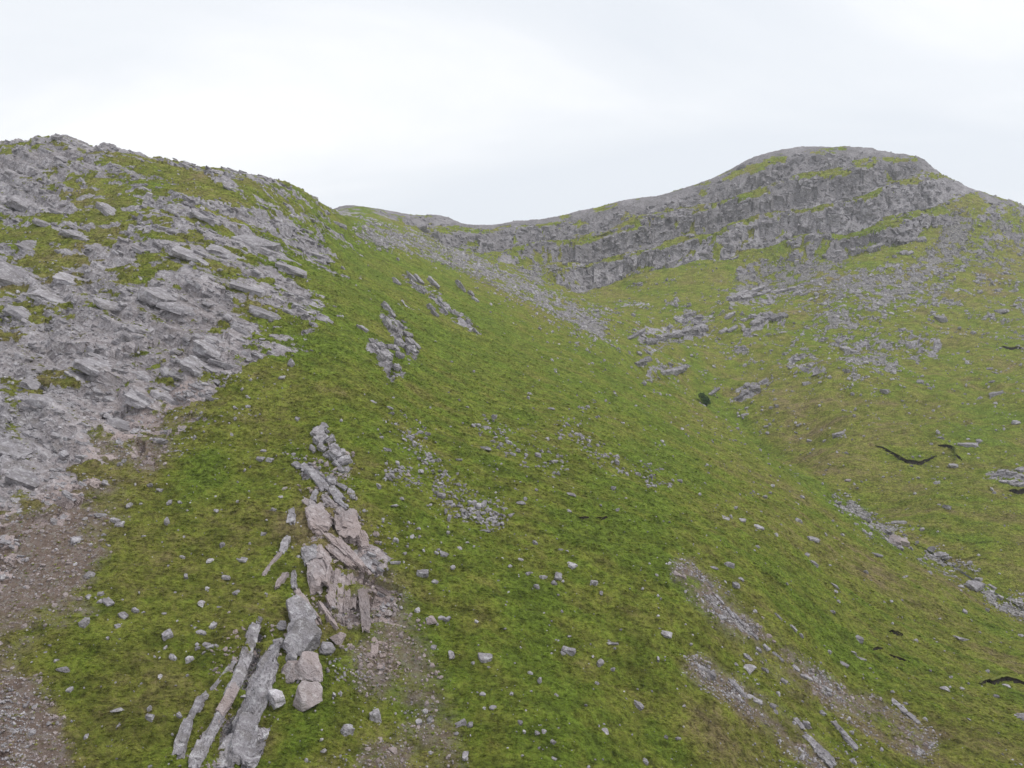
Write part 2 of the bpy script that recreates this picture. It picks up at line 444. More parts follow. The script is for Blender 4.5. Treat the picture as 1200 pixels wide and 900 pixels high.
def ground_at(u, v):
    """first ground point seen along a photo direction -> (row, col)"""
    c = int(np.clip(np.searchsorted(tu, (u - 600) / F), 1, NC - 2))
    vv = V1[:, c]
    hit = np.nonzero((vv <= v) & (Yg[:, c] > 50))[0]
    r = int(hit[0]) if len(hit) else NR - 20
    return r, c
def frame_at(r, c):
    k = 3
    a = P1[min(r + k, NR - 1), c] - P1[max(r - k, 0), c]; b = P1[r, min(c + 8, NC - 1)] - P1[r, max(c - 8, 0)]
    nn = np.cross(b, a); nn /= np.linalg.norm(nn)
    return nn if nn[2] > 0 else -nn

# ------------------------------------------------------------------ materials
def mat(name):
    m = bpy.data.materials.new(name); m.use_nodes = True
    nt = m.node_tree; nt.nodes.clear()
    o = nt.nodes.new('ShaderNodeOutputMaterial'); b = nt.nodes.new('ShaderNodeBsdfPrincipled')
    nt.links.new(b.outputs[0], o.inputs['Surface'])
    b.inputs['Specular IOR Level'].default_value = 0.08
    return m, nt, b
class NT:
    def __init__(s, nt): s.nt = nt
    def node(s, t, **kw):
        n_ = s.nt.nodes.new(t)
        for k, v in kw.items(): setattr(n_, k, v)
        return n_
    def put(s, sock, v):
        if hasattr(v, 'is_output'): s.nt.links.new(v, sock)
        else: sock.default_value = v
    def pos(s): return s.node('ShaderNodeNewGeometry').outputs['Position']
    def noise(s, scale, detail=4, rough=.55, vec=None, dist=0.0, stretch=None, rot=None):   # stretch: lengths along axes turned by rot
        vec = vec or s.pos()
        if stretch:
            mp = s.node('ShaderNodeMapping', vector_type='TEXTURE'); mp.inputs['Scale'].default_value = stretch
            if rot: mp.inputs['Rotation'].default_value = rot
            s.nt.links.new(vec, mp.inputs['Vector']); vec = mp.outputs[0]
        n_ = s.node('ShaderNodeTexNoise'); n_.inputs['Scale'].default_value = scale
        n_.inputs['Detail'].default_value = detail; n_.inputs['Roughness'].default_value = rough; n_.inputs['Distortion'].default_value = dist
        s.nt.links.new(vec, n_.inputs['Vector'])
        return n_.outputs['Fac']
    def ramp(s, fac, stops, interp='LINEAR'):
        r = s.node('ShaderNodeValToRGB'); r.color_ramp.interpolation = interp
        el = r.color_ramp.elements
        for i, (p, c) in enumerate(stops):
            c = c if isinstance(c, (tuple, list)) else (c, c, c)
            q = el[i] if i < 2 else el.new(p)
            q.position = p; q.color = (*c, 1)
        s.put(r.inputs[0], fac); return r.outputs[0]
    def mix(s, fac, a, b, blend='MIX'):
        m_ = s.node('ShaderNodeMix', data_type='RGBA', blend_type=blend)
        s.put(m_.inputs[0], fac)
        for sock, v in ((m_.inputs[6], a), (m_.inputs[7], b)):
            if isinstance(v, (tuple, list)): v = (*v, 1)
            s.put(sock, v)
        return m_.outputs[2]
    def math(s, op, a, b=0.0, c=0.0, clamp=False):
        m_ = s.node('ShaderNodeMath', operation=op, use_clamp=clamp)
        s.put(m_.inputs[0], a); s.put(m_.inputs[1], b)
        if op in ('MULTIPLY_ADD',): s.put(m_.inputs[2], c)
        return m_.outputs[0]
    def attr(s, name, typ='GEOMETRY'):
        a = s.node('ShaderNodeAttribute', attribute_name=name, attribute_type=typ); return a.outputs['Fac']
    def bump(s, height, strength, dist, normal=None):
        b = s.node('ShaderNodeBump'); b.inputs['Strength'].default_value = strength; b.inputs['Distance'].default_value = dist
        s.put(b.inputs['Height'], height)
        if normal: s.put(b.inputs['Normal'], normal)
        return b.outputs[0]

GRASS = [(0.0, (0.220, 0.178, 0.088)), (.22, (0.212, 0.192, 0.064)), (.50, (0.192, 0.204, 0.040)), (.78, (0.168, 0.205, 0.031)), (1.0, (0.140, 0.194, 0.026))]
def grass_colour(n, tone):
    f1 = n.noise(.40, 4, .65); f2 = n.noise(2.4, 3, .7); f3 = n.noise(.09, 2, .5)
    t = n.math('MULTIPLY_ADD', n.math('SUBTRACT', f1, .5), 1.15, tone)
    t = n.math('MULTIPLY_ADD', n.math('SUBTRACT', f2, .5), .75, t)
    t = n.math('MULTIPLY_ADD', n.math('SUBTRACT', f3, .5), .75, t)
    t = n.math('MAXIMUM', n.math('MINIMUM', t, 1.0), 0.0)
    c = n.ramp(t, GRASS)
    dk = n.ramp(n.noise(1.3, 6, .8), [(.40, .57), (.49, 1.08), (.60, 1.50)])       # random tone mottling, partly tussock shading put into the colour
    dk2 = n.ramp(n.noise(.22, 4, .7, stretch=(1.0, .6, .6)), [(.38, .78), (.50, 1.10), (.62, 1.34)])
    return n.mix(1.0, n.mix(1.0, c, dk, 'MULTIPLY'), dk2, 'MULTIPLY')
def rock_colour(n, pink, rnd=None):
    v1 = n.noise(.30, 4, .6); v2 = n.noise(1.3, 4, .7); v3 = n.noise(6.0, 2, .6)
    bed = n.noise(1.0, 4, .65, stretch=(11.0, 1.9, 1.0), rot=(0, DIP, .10))
    base = n.ramp(v1, [(.28, (.205, .190, .206)), (.5, (.290, .271, .290)), (.74, (.385, .364, .385))])
    base = n.mix(n.ramp(bed, [(.38, .75), (.50, 0.0)]), base, (.215, .198, .198))
    base = n.mix(n.ramp(bed, [(.54, 0.0), (.66, .7)]), base, (.43, .413, .432))
    base = n.mix(n.math('MULTIPLY', n.ramp(v2, [(.52, 0.0), (.64, 1.0)]), .65), base, (.54, .53, .548))      # pale lichen and fresh quartz
    base = n.mix(n.math('MULTIPLY', n.ramp(v2, [(.34, 1.0), (.45, 0.0)]), .55), base, (.165, .155, .150))     # darker blotches at random
    base = n.mix(n.math('MULTIPLY', n.ramp(v3, [(.30, 1.0), (.46, 0.0)]), .55), base, (.120, .112, .108))
    base = n.mix(n.math('MULTIPLY', pink, .6), base, (.39, .30, .275))
    return base, v1, v2, v3, bed

def ground_material(name):
    m, nt, b = mat(name); n = NT(nt)
    a_rock, a_scree, a_soil, a_tone = [n.attr(k) for k in ('rock', 'scree', 'soil', 'tone')]
    g = grass_colour(n, a_tone)
    rc, v1, v2, v3, bed = rock_colour(n, n.math('MINIMUM', n.math('ADD', a_soil, n.attr('warm')), 1.0))
    # gravel: every stone its own grey
    vor = n.node('ShaderNodeTexVoronoi'); vor.inputs['Scale'].default_value = 2.6; nt.links.new(n.pos(), vor.inputs['Vector'])
    sepc = n.node('ShaderNodeSeparateColor'); nt.links.new(vor.outputs['Color'], sepc.inputs[0])
    grav = n.ramp(sepc.outputs[0], [(0.0, (.19, .176, .176)), (.5, (.295, .276, .276)), (1.0, (.45, .432, .43))])
    so = n.ramp(n.noise(.8, 4, .6), [(.3, (.225, .160, .132)), (.55, (.320, .236, .212)), (.75, (.390, .310, .290))])
    so = n.mix(n.ramp(sepc.outputs[1], [(.55, 0.0), (.95, .75)]), so, (.42, .37, .35))
    col = n.mix(n.math('MULTIPLY', a_soil, .92), g, so)
    # thin scree lets the grass through
    brk = n.noise(1.3, 4, .65)
    sfac = n.math('MULTIPLY', n.ramp(n.math('ADD', a_scree, n.math('MULTIPLY_ADD', brk, .9, -.45)), [(.42, 0.0), (.60, 1.0)]), .92)
    col = n.mix(sfac, col, grav)
    rf = n.ramp(n.math('ADD', a_rock, n.math('MULTIPLY_ADD', n.noise(1.0, 5, .7), 1.0, -.5)), [(.44, 0.0), (.56, 1.0)])
    rc = n.mix(1.0, rc, n.ramp(n.attr('cellv'), [(.1, .78), (.5, .98), (.9, 1.22)]), 'MULTIPLY')
    rc = n.mix(n.attr('lich'), rc, (.13, .122, .122))
    col = n.mix(rf, col, rc)
    nt.links.new(col, b.inputs['Base Color'])
    b.inputs['Roughness'].default_value = .92
    tuss = n.noise(1.6, 6, .72)
    hgr = n.math('MULTIPLY', tuss, 2.8)
    hrk = n.math('ADD', n.math('MULTIPLY', v2, .9), n.math('ADD', n.math('MULTIPLY', bed, 2.4), n.math('MULTIPLY', v3, .35)))
    hsc = n.math('MULTIPLY', vor.outputs['Distance'], -1.2)
    h = n.mix(rf, n.mix(sfac, hgr, hsc), hrk)
    nt.links.new(n.bump(h, 1.0, .55), b.inputs['Normal'])
    return m
M_ground = ground_material('hill ground')

def rock_material(name, pinkness=0.0, light=1.0):
    m, nt, b = mat(name); n = NT(nt)
    oi = n.node('ShaderNodeObjectInfo').outputs['Random']
    at = n.attr('shade')
    rc, v1, v2, v3, bed = rock_colour(n, n.math('MULTIPLY_ADD', n.noise(.12, 2), pinkness, 0.0) if pinkness else 0.0)
    k = n.math('ADD', n.math('MULTIPLY_ADD', oi, .35, .82 * light), n.math('MULTIPLY', at, .55))
    hs = n.node('ShaderNodeHueSaturation'); n.put(hs.inputs['Value'], k); nt.links.new(rc, hs.inputs['Color'])
    nt.links.new(hs.outputs[0], b.inputs['Base Color'])
    b.inputs['Roughness'].default_value = .9
    h = n.math('ADD', n.math('MULTIPLY', v2, .8), n.math('ADD', n.math('MULTIPLY', bed, .9), n.math('MULTIPLY', v3, .45)))
    nt.links.new(n.bump(h, 1.0, .45), b.inputs['Normal'])
    return m
M_rock = rock_material('grey rock')
M_pink = rock_material('pinkish rock', 1.6, 1.0)
M_white = rock_material('white quartz rock', 0.0, 1.55)
M_pale = rock_material('pale streaked rock', 0.0, 1.16)
M_cliff = rock_material('lichened cliff rock', 0.0, .78)
M_dark = rock_material('dark lichened rock', 0.0, .72)

def link(name, me, m=None, parent=None, **props):
    o = bpy.data.objects.new(name, me); sc.collection.objects.link(o)
    if m is not None and me is not None and not me.materials: me.materials.append(m)
    if parent is not None: o.parent = parent
    for k, v in props.items(): o[k] = v
    return o

# ------------------------------------------------------------------ ground meshes: hillside, corrie floor, mountain
gy = np.gradient(P1, axis=0); gx = np.gradient(P1, axis=1)
N1 = np.cross(gx, gy); N1 /= np.linalg.norm(N1, axis=-1)[..., None] + 1e-9
N1 *= np.sign(N1[..., 2:3] + 1e-9)
idx = np.arange(NR * NC).reshape(NR, NC)
quads = np.stack([idx[:-1, :-1], idx[:-1, 1:], idx[1:, 1:], idx[1:, :-1]], -1).reshape(-1, 4)
# which piece of the land each quad belongs to: 0 near hillside, 1 corrie floor, 2 mountain
stx = np.array([ground_at(*p)[0] for p in stream_px]); 
streamY = np.interp(U0, [p[0] for p in stream_px], [Yg[ground_at(*p)] for p in stream_px])
piece = np.where(Yg > 575, 2, np.where((U0 > 800) & (Yg > streamY) & (V0 < 760), 1, 0))
piece = np.where((U0 <= 800) & (U0 > 655) & (Yg > 345) & (piece == 0), 1, piece)
pq = piece[:-1, :-1].ravel()
flatP = P1.reshape(-1, 3).astype(np.float32); flatN = N1.reshape(-1, 3).astype(np.float32)
cellv = np.where(far > .5, .5 * vC + .5 * vD, .5 * vA + .5 * vB)
lich = far * np.clip(.42 - .40 * (np.floor(sF) == 0) - .12 * (fr < .35) + .25 * nA, 0, .8)
warm = np.clip(.9 * c_soil + .5 * ribmask + .25 * nA * (c_soil > .05), 0, 1) * (1 - far)
attrs = {'warm': warm.ravel(), 'lich': lich.ravel(), 'cellv': cellv.ravel(), 'rock': rock.ravel(), 'scree': scree.ravel(), 'soil': soil.ravel(), 'tone': tone.ravel()}
def grid_mesh(name, q):
    used = np.unique(q); remap = np.zeros(NR * NC, np.int32); remap[used] = np.arange(len(used))
    me = bpy.data.meshes.new(name)
    me.vertices.add(len(used)); me.vertices.foreach_set('co', flatP[used].ravel())
    me.loops.add(q.size); me.loops.foreach_set('vertex_index', remap[q].ravel())
    me.polygons.add(len(q)); me.polygons.foreach_set('loop_start', np.arange(0, q.size, 4, dtype=np.int32))
    me.update(); me.validate()
    me.polygons.foreach_set('use_smooth', (rock.ravel()[q].max(1) < .5))      # broken rock keeps its edges
    for k, v in attrs.items():
        a = me.attributes.new(k, 'FLOAT', 'POINT'); a.data.foreach_set('value', v[used].astype(np.float32))
    me.update()
    return me
ground = []
for i, nm in enumerate(('hillside', 'valley_floor', 'mountain')):
    ground.append(link(nm, grid_mesh(nm, quads[pq == i]), M_ground, kind='structure'))
hillside, valley, mountain = ground
# ------------------------------------------------------------------ rock shapes
def ico(level):
    bm = bmesh.new(); bmesh.ops.create_icosphere(bm, subdivisions=level, radius=1)
    bm.verts.ensure_lookup_table()
    V = np.array([v.co[:] for v in bm.verts]); T = np.array([[v.index for v in f.verts] for f in bm.faces])
    bm.free(); return V, T
_ICO = {l: ico(l) for l in (1, 2, 3, 4)}
def rock_shape(seed, level=2, dims=(1, .8, .6), square=.0, planes=11, rough=.05, lam=0.0):
    """a stone: a ball squared off, cut by random planes, roughened; unit half-size along its long axis"""
    r = np.random.default_rng(seed)
    V, T = _ICO[level]; V = V.copy()
    if square > 0:
        p = 2 + 10 * square
        V = V / (np.abs(V) ** p).sum(1)[:, None] ** (1 / p)
    for _ in range(planes):
        d = r.normal(size=3); d[2] *= .8; d /= np.linalg.norm(d)
        h = r.uniform(.46, .84) if square < .35 else r.uniform(.80, 1.12)
        k = V @ d - h
        V = np.where((k > 0)[:, None], V - d * k[:, None], V)
    q = V * 1.7 + r.uniform(0, 90, 3)
    nz = n3(q[:, 0], q[:, 1], q[:, 2], 3) + .5 * n3(q[:, 0] * 2.3, q[:, 1] * 2.3, q[:, 2] * 2.3, 4)
    V = V * (1 + rough * nz)[:, None]
    V = V * np.array(dims)
    if lam > 0:                                   # laminae weathered back in the sides
        zz = V[:, 2] / dims[2]
        g = n2(zz * 5.0 + seed * 3.1, V[:, 0] * .8, 9)
        V[:, :2] *= (1 + lam * g)[:, None]
    return V, T
def box_shape(seed, half, n_=(5, 4, 2), cuts=7, rough=.05, chips=9):
    """a joint-bounded slab: a box with broken outline, snapped corners and weathered layers"""
    r = np.random.default_rng(seed); nx, ny, nz = n_
    ids = {}; V = []; Q = []
    def vid(i, j, k):
        if (i, j, k) not in ids: ids[(i, j, k)] = len(V); V.append((2 * i / nx - 1, 2 * j / ny - 1, 2 * k / nz - 1))
        return ids[(i, j, k)]
    for i in range(nx):
        for j in range(ny):
            Q.append([vid(i, j, 0), vid(i, j + 1, 0), vid(i + 1, j + 1, 0), vid(i + 1, j, 0)]); Q.append([vid(i, j, nz), vid(i + 1, j, nz), vid(i + 1, j + 1, nz), vid(i, j + 1, nz)])
        for k in range(nz):
            Q.append([vid(i, 0, k), vid(i + 1, 0, k), vid(i + 1, 0, k + 1), vid(i, 0, k + 1)]); Q.append([vid(i, ny, k), vid(i, ny, k + 1), vid(i + 1, ny, k + 1), vid(i + 1, ny, k)])
    for j in range(ny):
        for k in range(nz):
            Q.append([vid(0, j, k), vid(0, j, k + 1), vid(0, j + 1, k + 1), vid(0, j + 1, k)]); Q.append([vid(nx, j, k), vid(nx, j + 1, k), vid(nx, j + 1, k + 1), vid(nx, j, k + 1)])
    V = np.array(V); Q = np.array(Q)
    # plan outline: broken edges, tapered ends
    a = np.arctan2(V[:, 1], V[:, 0])
    V[:, 0] *= 1 + .16 * n2(V[:, 1] * 1.6 + seed, V[:, 0] * .6, 3) * np.abs(V[:, 0]); V[:, 1] *= 1 + .22 * n2(V[:, 0] * 2.1 + seed * 1.7, V[:, 1] * .6, 4) * np.abs(V[:, 1])
    for _ in range(cuts):
        d = r.normal(size=3) * (1, 1, .55); d /= np.linalg.norm(d)
        h = np.abs(d).sum() * r.uniform(.62, .86); k = V @ d - h
        V = np.where((k > 0)[:, None], V - d * k[:, None], V)
    # fractured relief: each patch steps in or out a little
    if chips:
        S = r.uniform(-1, 1, (chips, 3)); c = ((V[:, None] - S[None]) ** 2 * np.array([1, 1, .6])).sum(-1).argmin(1)
        V = V + np.stack([r.uniform(-1, 1, chips)[c] * rough * 1.2, r.uniform(-1, 1, chips)[c] * rough * 1.6, r.uniform(-1, 1, chips)[c] * rough * 2.6], 1)
    lay = n2(np.round(V[:, 2] * nz * .5) * 3.3 + seed, V[:, 0] * 1.2, 6)
    V[:, :2] *= (1 + .10 * lay)[:, None]
    V = V + rough * .5 * r.normal(size=V.shape)
    T = np.concatenate([Q[:, [0, 1, 2]], Q[:, [0, 2, 3]]])
    return V * np.array(half), T
def tri_mesh(name, V, T, smooth=False, shade=None):
    me = bpy.data.meshes.new(name)
    me.vertices.add(len(V)); me.vertices.foreach_set('co', np.asarray(V, np.float32).ravel())
    me.loops.add(T.size); me.loops.foreach_set('vertex_index', np.asarray(T, np.int32).ravel())
    me.polygons.add(len(T)); me.polygons.foreach_set('loop_start', np.arange(0, T.size, T.shape[1], dtype=np.int32))
    me.update()
    me.polygons.foreach_set('use_smooth', np.full(len(T), smooth))
    if shade is not None:
        a = me.attributes.new('shade', 'FLOAT', 'POINT'); a.data.foreach_set('value', np.asarray(shade, np.float32))
    return me
def basis(z, yaw, tilt=0.0, rs=None):
    """rotation whose z axis is z, spun by yaw"""
    z = np.asarray(z, float); z = z / np.linalg.norm(z)
    ref = np.array([1., 0, 0]) if abs(z[0]) < .9 else np.array([0, 1., 0])
    x = ref - ref.dot(z) * z; x /= np.linalg.norm(x); y = np.cross(z, x)
    c, s = math.cos(yaw), math.sin(yaw)
    return np.stack([c * x + s * y, -s * x + c * y, z], 1)
def place(o, pos, Rm, scale):
    S = np.eye(4); S[:3, :3] = Rm * np.asarray(scale); S[:3, 3] = pos
    o.matrix_world = Matrix(S.tolist())
def joined(name, shapes, which, pos, rot, scl, m, shade=None, parent=None, **props):
    VV, TT, SS = [], [], []; off = 0
    for k, (V, T) in enumerate(shapes):
        sel = np.nonzero(which == k)[0]
        if not len(sel): continue
        W = np.einsum('nij,vj->nvi', rot[sel], V) if scl.ndim == 1 else np.einsum('nij,nvj->nvi', rot[sel], V[None] * scl[sel][:, None, :])
        if scl.ndim == 1: W = W * scl[sel][:, None, None]
        W = W + pos[sel][:, None, :]
        VV.append(W.reshape(-1, 3))
        TT.append((T[None] + (np.arange(len(sel)) * len(V))[:, None, None] + off).reshape(-1, 3))
        SS.append(np.repeat((shade if shade is not None else np.zeros(len(pos)))[sel], len(V)))
        off += len(sel) * len(V)
    me = tri_mesh(name, np.concatenate(VV), np.concatenate(TT), False, np.concatenate(SS))
    return link(name, me, m, parent, **props)

r_ = np.random.default_rng(21)
BOULDER = [rock_shape(100 + i, 2, (1, r_.uniform(.65, .95), r_.uniform(.55, .85)), r_.uniform(0, .3), 12, .07) for i in range(10)] + [box_shape(140 + i, (1, r_.uniform(.6, .9), r_.uniform(.5, .8)), (4, 3, 3), 9, .09, 7) for i in range(10)]
BOULDER_ME = {}
def boulder_mesh(k, mt):
    key = (k, mt.name)
    if key not in BOULDER_ME:
        me = tri_mesh('boulder', *BOULDER[k]); me.materials.append(mt); BOULDER_ME[key] = me
    return BOULDER_ME[key]

# ------------------------------------------------------------------ boulders one can pick out, surveyed from enlargements
# region -> (phrase, group, [(x, y, size)...] in 3x enlargements with their origin); letters: w white, d dark, p pinkish, t tall, f flat
def pts(ox, oy, s):
    out = []
    for w in s.split():
        k = ''.join(c for c in w if c.isalpha()); q = w.rstrip('wdptf').split(',')
        out.append((ox + float(q[0]) / 3, oy + float(q[1]) / 3, float(q[2]) / 3, k))
    return out
REG = [
 ('in the loose heap beside the rib', 'stones of the upper heap', pts(400, 360,
  '160,497,24 155,545,24 215,460,22 240,455,24 235,495,24 270,530,26 290,545,30 275,570,34 230,585,36p 320,570,28 175,585,30 210,560,24 185,690,34f 210,665,28 130,630,24 75,713,26 270,775,20 375,740,20t 410,535,22f 300,445,18 140,455,22 255,515,20 300,520,22 195,545,18 245,560,20 150,600,20')),
 ('in the heap lower down the slope', 'stones of the lower heap', pts(400, 360,
  '330,630,24 350,655,28 375,685,30 430,720,28 465,735,24 510,710,30 500,690,26 540,720,22 590,722,36 505,780,28f 630,685,34f 450,680,22 480,700,24 395,665,20 415,695,20 485,740,20 530,745,18 345,615,18')),
 ('in grass above the heaps', 'boulders scattered above the heaps', pts(400, 360,
  '505,485,36f 535,383,26 580,455,24 650,520,22 690,515,26 750,533,40f 600,515,20 540,460,20 715,548,18 810,648,34f 800,710,30 685,638,20 1075,620,28 965,540,26 1190,605,30 1080,545,22 1120,565,24 735,353,30f 965,715,22t 865,525,14 950,630,22 108,328,20f 168,348,22f 308,348,16 640,545,16 410,325,16 440,350,16')),
 ('on open grass below the heaps', 'boulders on the open grass', pts(400, 600,
  '310,370,48p 350,370,24 370,385,22 318,470,38t 383,497,30 458,533,20 265,340,34 222,143,24 185,170,28f 360,147,26 410,123,28 395,190,34t 593,187,24 630,165,24 680,105,24 768,127,24 705,225,26 655,215,28 760,220,34 745,245,34d 775,243,22 683,265,22 805,187,30 885,245,32 800,490,38 775,503,26 660,562,28 1038,673,30 625,743,22 640,775,14 685,780,28t 708,768,28 740,803,20 743,862,28 530,690,30 433,858,34 418,738,34 450,745,30t 270,745,24 310,720,40t 1065,873,36 1140,803,24t 1183,803,20 938,455,24 963,463,20 950,553,24 883,507,18w 908,530,22 1112,513,18 1140,432,34f 798,438,18 857,675,20d 753,640,24 495,638,22 597,640,22 440,107,16 465,125,16 350,105,14w 1112,368,12w 735,385,18 770,355,18 757,287,18 473,382,14 693,837,18 340,130,18 330,150,18')),
 ('around the scree strip', 'boulders beside the scree strip', pts(800, 600,
  '430,738,30 388,735,26 490,706,24 598,865,44 137,365,44 455,85,34f 532,250,38f 535,272,28f 185,250,38d 205,235,34 110,187,38f 163,180,34 525,347,28 455,170,28f 433,150,20 625,505,40f 597,490,20 567,528,26f 900,375,20 620,450,28 940,578,24 920,612,40f 978,622,20 1097,650,18 1185,710,34f 325,75,24 265,48,28f 10,175,24 100,570,34 65,545,34 185,537,24 7,283,20 215,573,16 312,680,24 325,700,26f 990,345,22 515,490,16 640,205,30f 365,250,20d 150,15,30f 205,25,26f 405,25,24 780,220,24f')),
 ('along the stony stream bed', 'boulders along the stream', pts(800, 600,
  '755,28,40f 838,63,30 740,90,60p 770,95,50p 870,120,40d 900,140,54f 800,120,28 1020,250,50 1035,230,34 975,250,34f 1085,263,24 1135,320,42f 1147,347,22 1185,322,20 1070,340,20 1090,295,20 940,180,26 865,205,28 635,15,34f 655,45,28 680,140,50f 720,65,30 700,50,28 820,100,22 760,120,26 1050,280,24 1110,300,18')),
 ('on the moor across the stream', 'boulders on the far moor', pts(800, 360,
  '548,440,32 922,700,38 495,470,20 833,262,28 708,298,26 1165,397,40 1000,478,40f 1035,463,30 950,553,26f 308,350,22 215,375,28f 905,450,28f 570,220,22 1190,290,20 1075,213,28f 1093,225,20 1085,262,26f 575,605,30p 460,235,24 400,185,28f 445,205,24 515,240,30 640,190,26 600,150,26 570,145,28 330,345,20 1110,5,34 905,40,28 770,75,24 360,160,24 375,210,22 480,265,22 435,265,24 640,330,14 600,380,14 445,465,18 560,360,14 1020,90,20 540,120,20')),
 ('on grass below the crag', 'boulders below the crag', pts(0, 360,
  '683,455,32t 873,345,24 583,745,46t 763,712,28 830,682,22 557,640,24 525,620,26 560,467,50f 455,700,36 395,740,50 640,880,26w 735,880,30w 780,842,20 310,865,22 270,815,38 850,885,30f 925,800,22 985,660,22f 1030,515,28t 910,533,24 945,537,22 925,495,30f 595,685,26 350,723,34f 420,760,30 960,708,20 520,535,44p 1045,392,22 690,340,16 735,300,22')),
 ('on grass beside the tilted slabs', 'boulders beside the tilted slabs', pts(0, 600,
  '585,428,36 578,482,24w 608,503,40 663,527,30w 655,570,22 748,400,28 705,420,30 690,465,22 720,465,28f 755,465,24 690,485,20 712,492,24 470,342,32t 433,360,28f 413,398,20 225,550,50f 242,622,28 413,680,46f 523,690,40t 523,722,30t 628,722,28t 195,520,24 575,355,18 725,262,24 793,235,30 828,285,24 650,233,20 310,220,50 380,310,34f 350,307,24 310,300,28 350,285,22 340,362,20 170,738,26 110,770,28 300,790,22 680,405,20 735,470,20 765,330,20f 500,350,16 560,515,18 540,505,16 290,390,40 170,480,18 160,490,16')),
]
SPECIAL = [  # (u, v, size, flags, label)
 (340, 424, 17, 't', 'pointed grey boulder standing alone in grass below the left crag'),
 (329, 442, 12, '', 'rounded grey boulder just below the pointed one under the crag'),
 (235, 707, 14, 'wt', 'brightest white quartz boulder on the grass near the tilted slabs'),
 (709, 855, 12, 'w', 'white quartz boulder alone on bright green grass'),
 (770, 697, 7, 'w', 'small white quartz boulder halfway down the open grass'),
 (1180, 801, 11, 'w', 'pale boulder in front of the black peat bank'),
 (876, 780, 15, '', 'solitary square grey boulder above the scree strip'),
 (568, 766, 15, 'f', 'flat oval grey boulder alone on the open grass'),
 (631, 800, 12, 't', 'upright grey boulder low on the bright grass'),
 (495, 671, 17, 'dt', 'dark upright boulder leaning on a smaller one near the rib'),
 (508, 680, 11, '', 'grey boulder leant on by a dark upright boulder'),
 (1166, 460, 12, 'f', 'broad pale boulder near the top of the far moor'),
 (405, 853, 18, 't', 'large pale boulder at the edge of the pink gravel'),
 (438, 838, 17, 't', 'tall narrow boulder standing in the pink gravel'),
 (460, 876, 16, 'p', 'pinkish blocky boulder in the gravel patch'),
 (1123, 745, 15, 'f', 'long flat slab boulder lying alone on the lower slope'),
]
def add_boulder(u, v, size, k, label, group=None):
    r, c = ground_at(u, v + size * .35)
    p = P1[r, c]; nn = frame_at(r, c)
    d = p[1]; s = size * d / F                        # metres across
    mt = M_white if 'w' in k else M_dark if 'd' in k else M_pink if 'p' in k else M_rock
    sh = random.randrange(len(BOULDER))
    dims = np.array([.5, .5, .5]) * s * 1.04 * np.array([random.uniform(.85, 1.2), random.uniform(.8, 1.1), random.uniform(.75, 1.1)])
    if 't' in k: dims *= (.78, .78, 1.35)
    elif 'f' in k: dims *= (1.12, .95, .62)
    else: dims *= (1.0, .95, .98)
    up = nn * .6 + np.array([0, 0, .4]) + np.array([random.gauss(0, .12), random.gauss(0, .12), 0])
    o = link('boulder', boulder_mesh(sh, mt), None, None, label=label, category='boulder')
    place(o, p + nn * dims[2] * .06, basis(up, random.uniform(0, 6.28) if 'f' not in k else random.gauss(0, .35)), dims)
    if group: o['group'] = group
    return o
allb = []
for ph, grp, lst in REG:
    for (u, v, s, k) in lst: allb.append((s * random.uniform(.9, 1.1), u, v, k, ph, grp))
MARKS = [(395,660,'the pinkish rib'), (350,735,'the perched boulders'), (280,820,'the tilted slabs'), (495,671,'the dark upright boulder'), (568,766,'the oval boulder'), (709,855,'the white quartz boulder'),
 (690,608,'the twin peat scar'), (631,800,'the low upright boulder'), (470,840,'the pink gravel'), (388,527,'the leaning fin'), (340,424,'the pointed boulder'), (235,707,'the brightest white boulder'), (150,560,'the crag foot'),
 (30,680,'the brown bare slope'), (30,850,'the gravel corner'), (876,780,'the square boulder'), (920,770,'the thin rock bed'), (960,870,'the low rock beds'), (1048,743,'the small peat scar'), (1175,802,'the ragged peat bank'), (820,690,'the strip head'),
 (1065,538,'the curved peat bank'), (1115,528,'the hooked peat bank'), (1185,560,'the flat rock sheet'), (829,470,'the gully bush'), (900,376,'the dark outcrop'), (885,345,'the pale ledges'), (1188,410,'the high peat scar'), (1166,460,'the broad pale boulder'),
 (1123,745,'the long slab boulder'), (455,410,'the stepped bluff'), (790,395,'the gully ledges'), (770,697,'the little white boulder'), (1055,635,'the pink stream rocks'), (1178,707,'the open stream water'), (490,540,'the upper heap'), (560,600,'the lower heap')]
for s, u, v, k, ph, grp in allb:
    size = 'large' if s > 12.5 else 'mid-sized' if s > 8.2 else 'small'
    colr = 'white' if 'w' in k else 'dark grey' if 'd' in k else 'pinkish grey' if 'p' in k else 'grey'
    shp = ' upright' if 't' in k else ' flat' if 'f' in k else ''
    mk = min(MARKS, key=lambda q: math.hypot(q[0] - u, (q[1] - v) * 1.3))[2]
    if 'heap' in mk and 'heap' in ph: lb = f'{size}{shp} {colr} stone {ph}'
    else: lb = f'{size}{shp} {colr} boulder {ph}, near {mk}'
    add_boulder(u, v, s, k, lb, grp)
for u, v, s, k, lb in SPECIAL: add_boulder(u, v, s, k, lb)

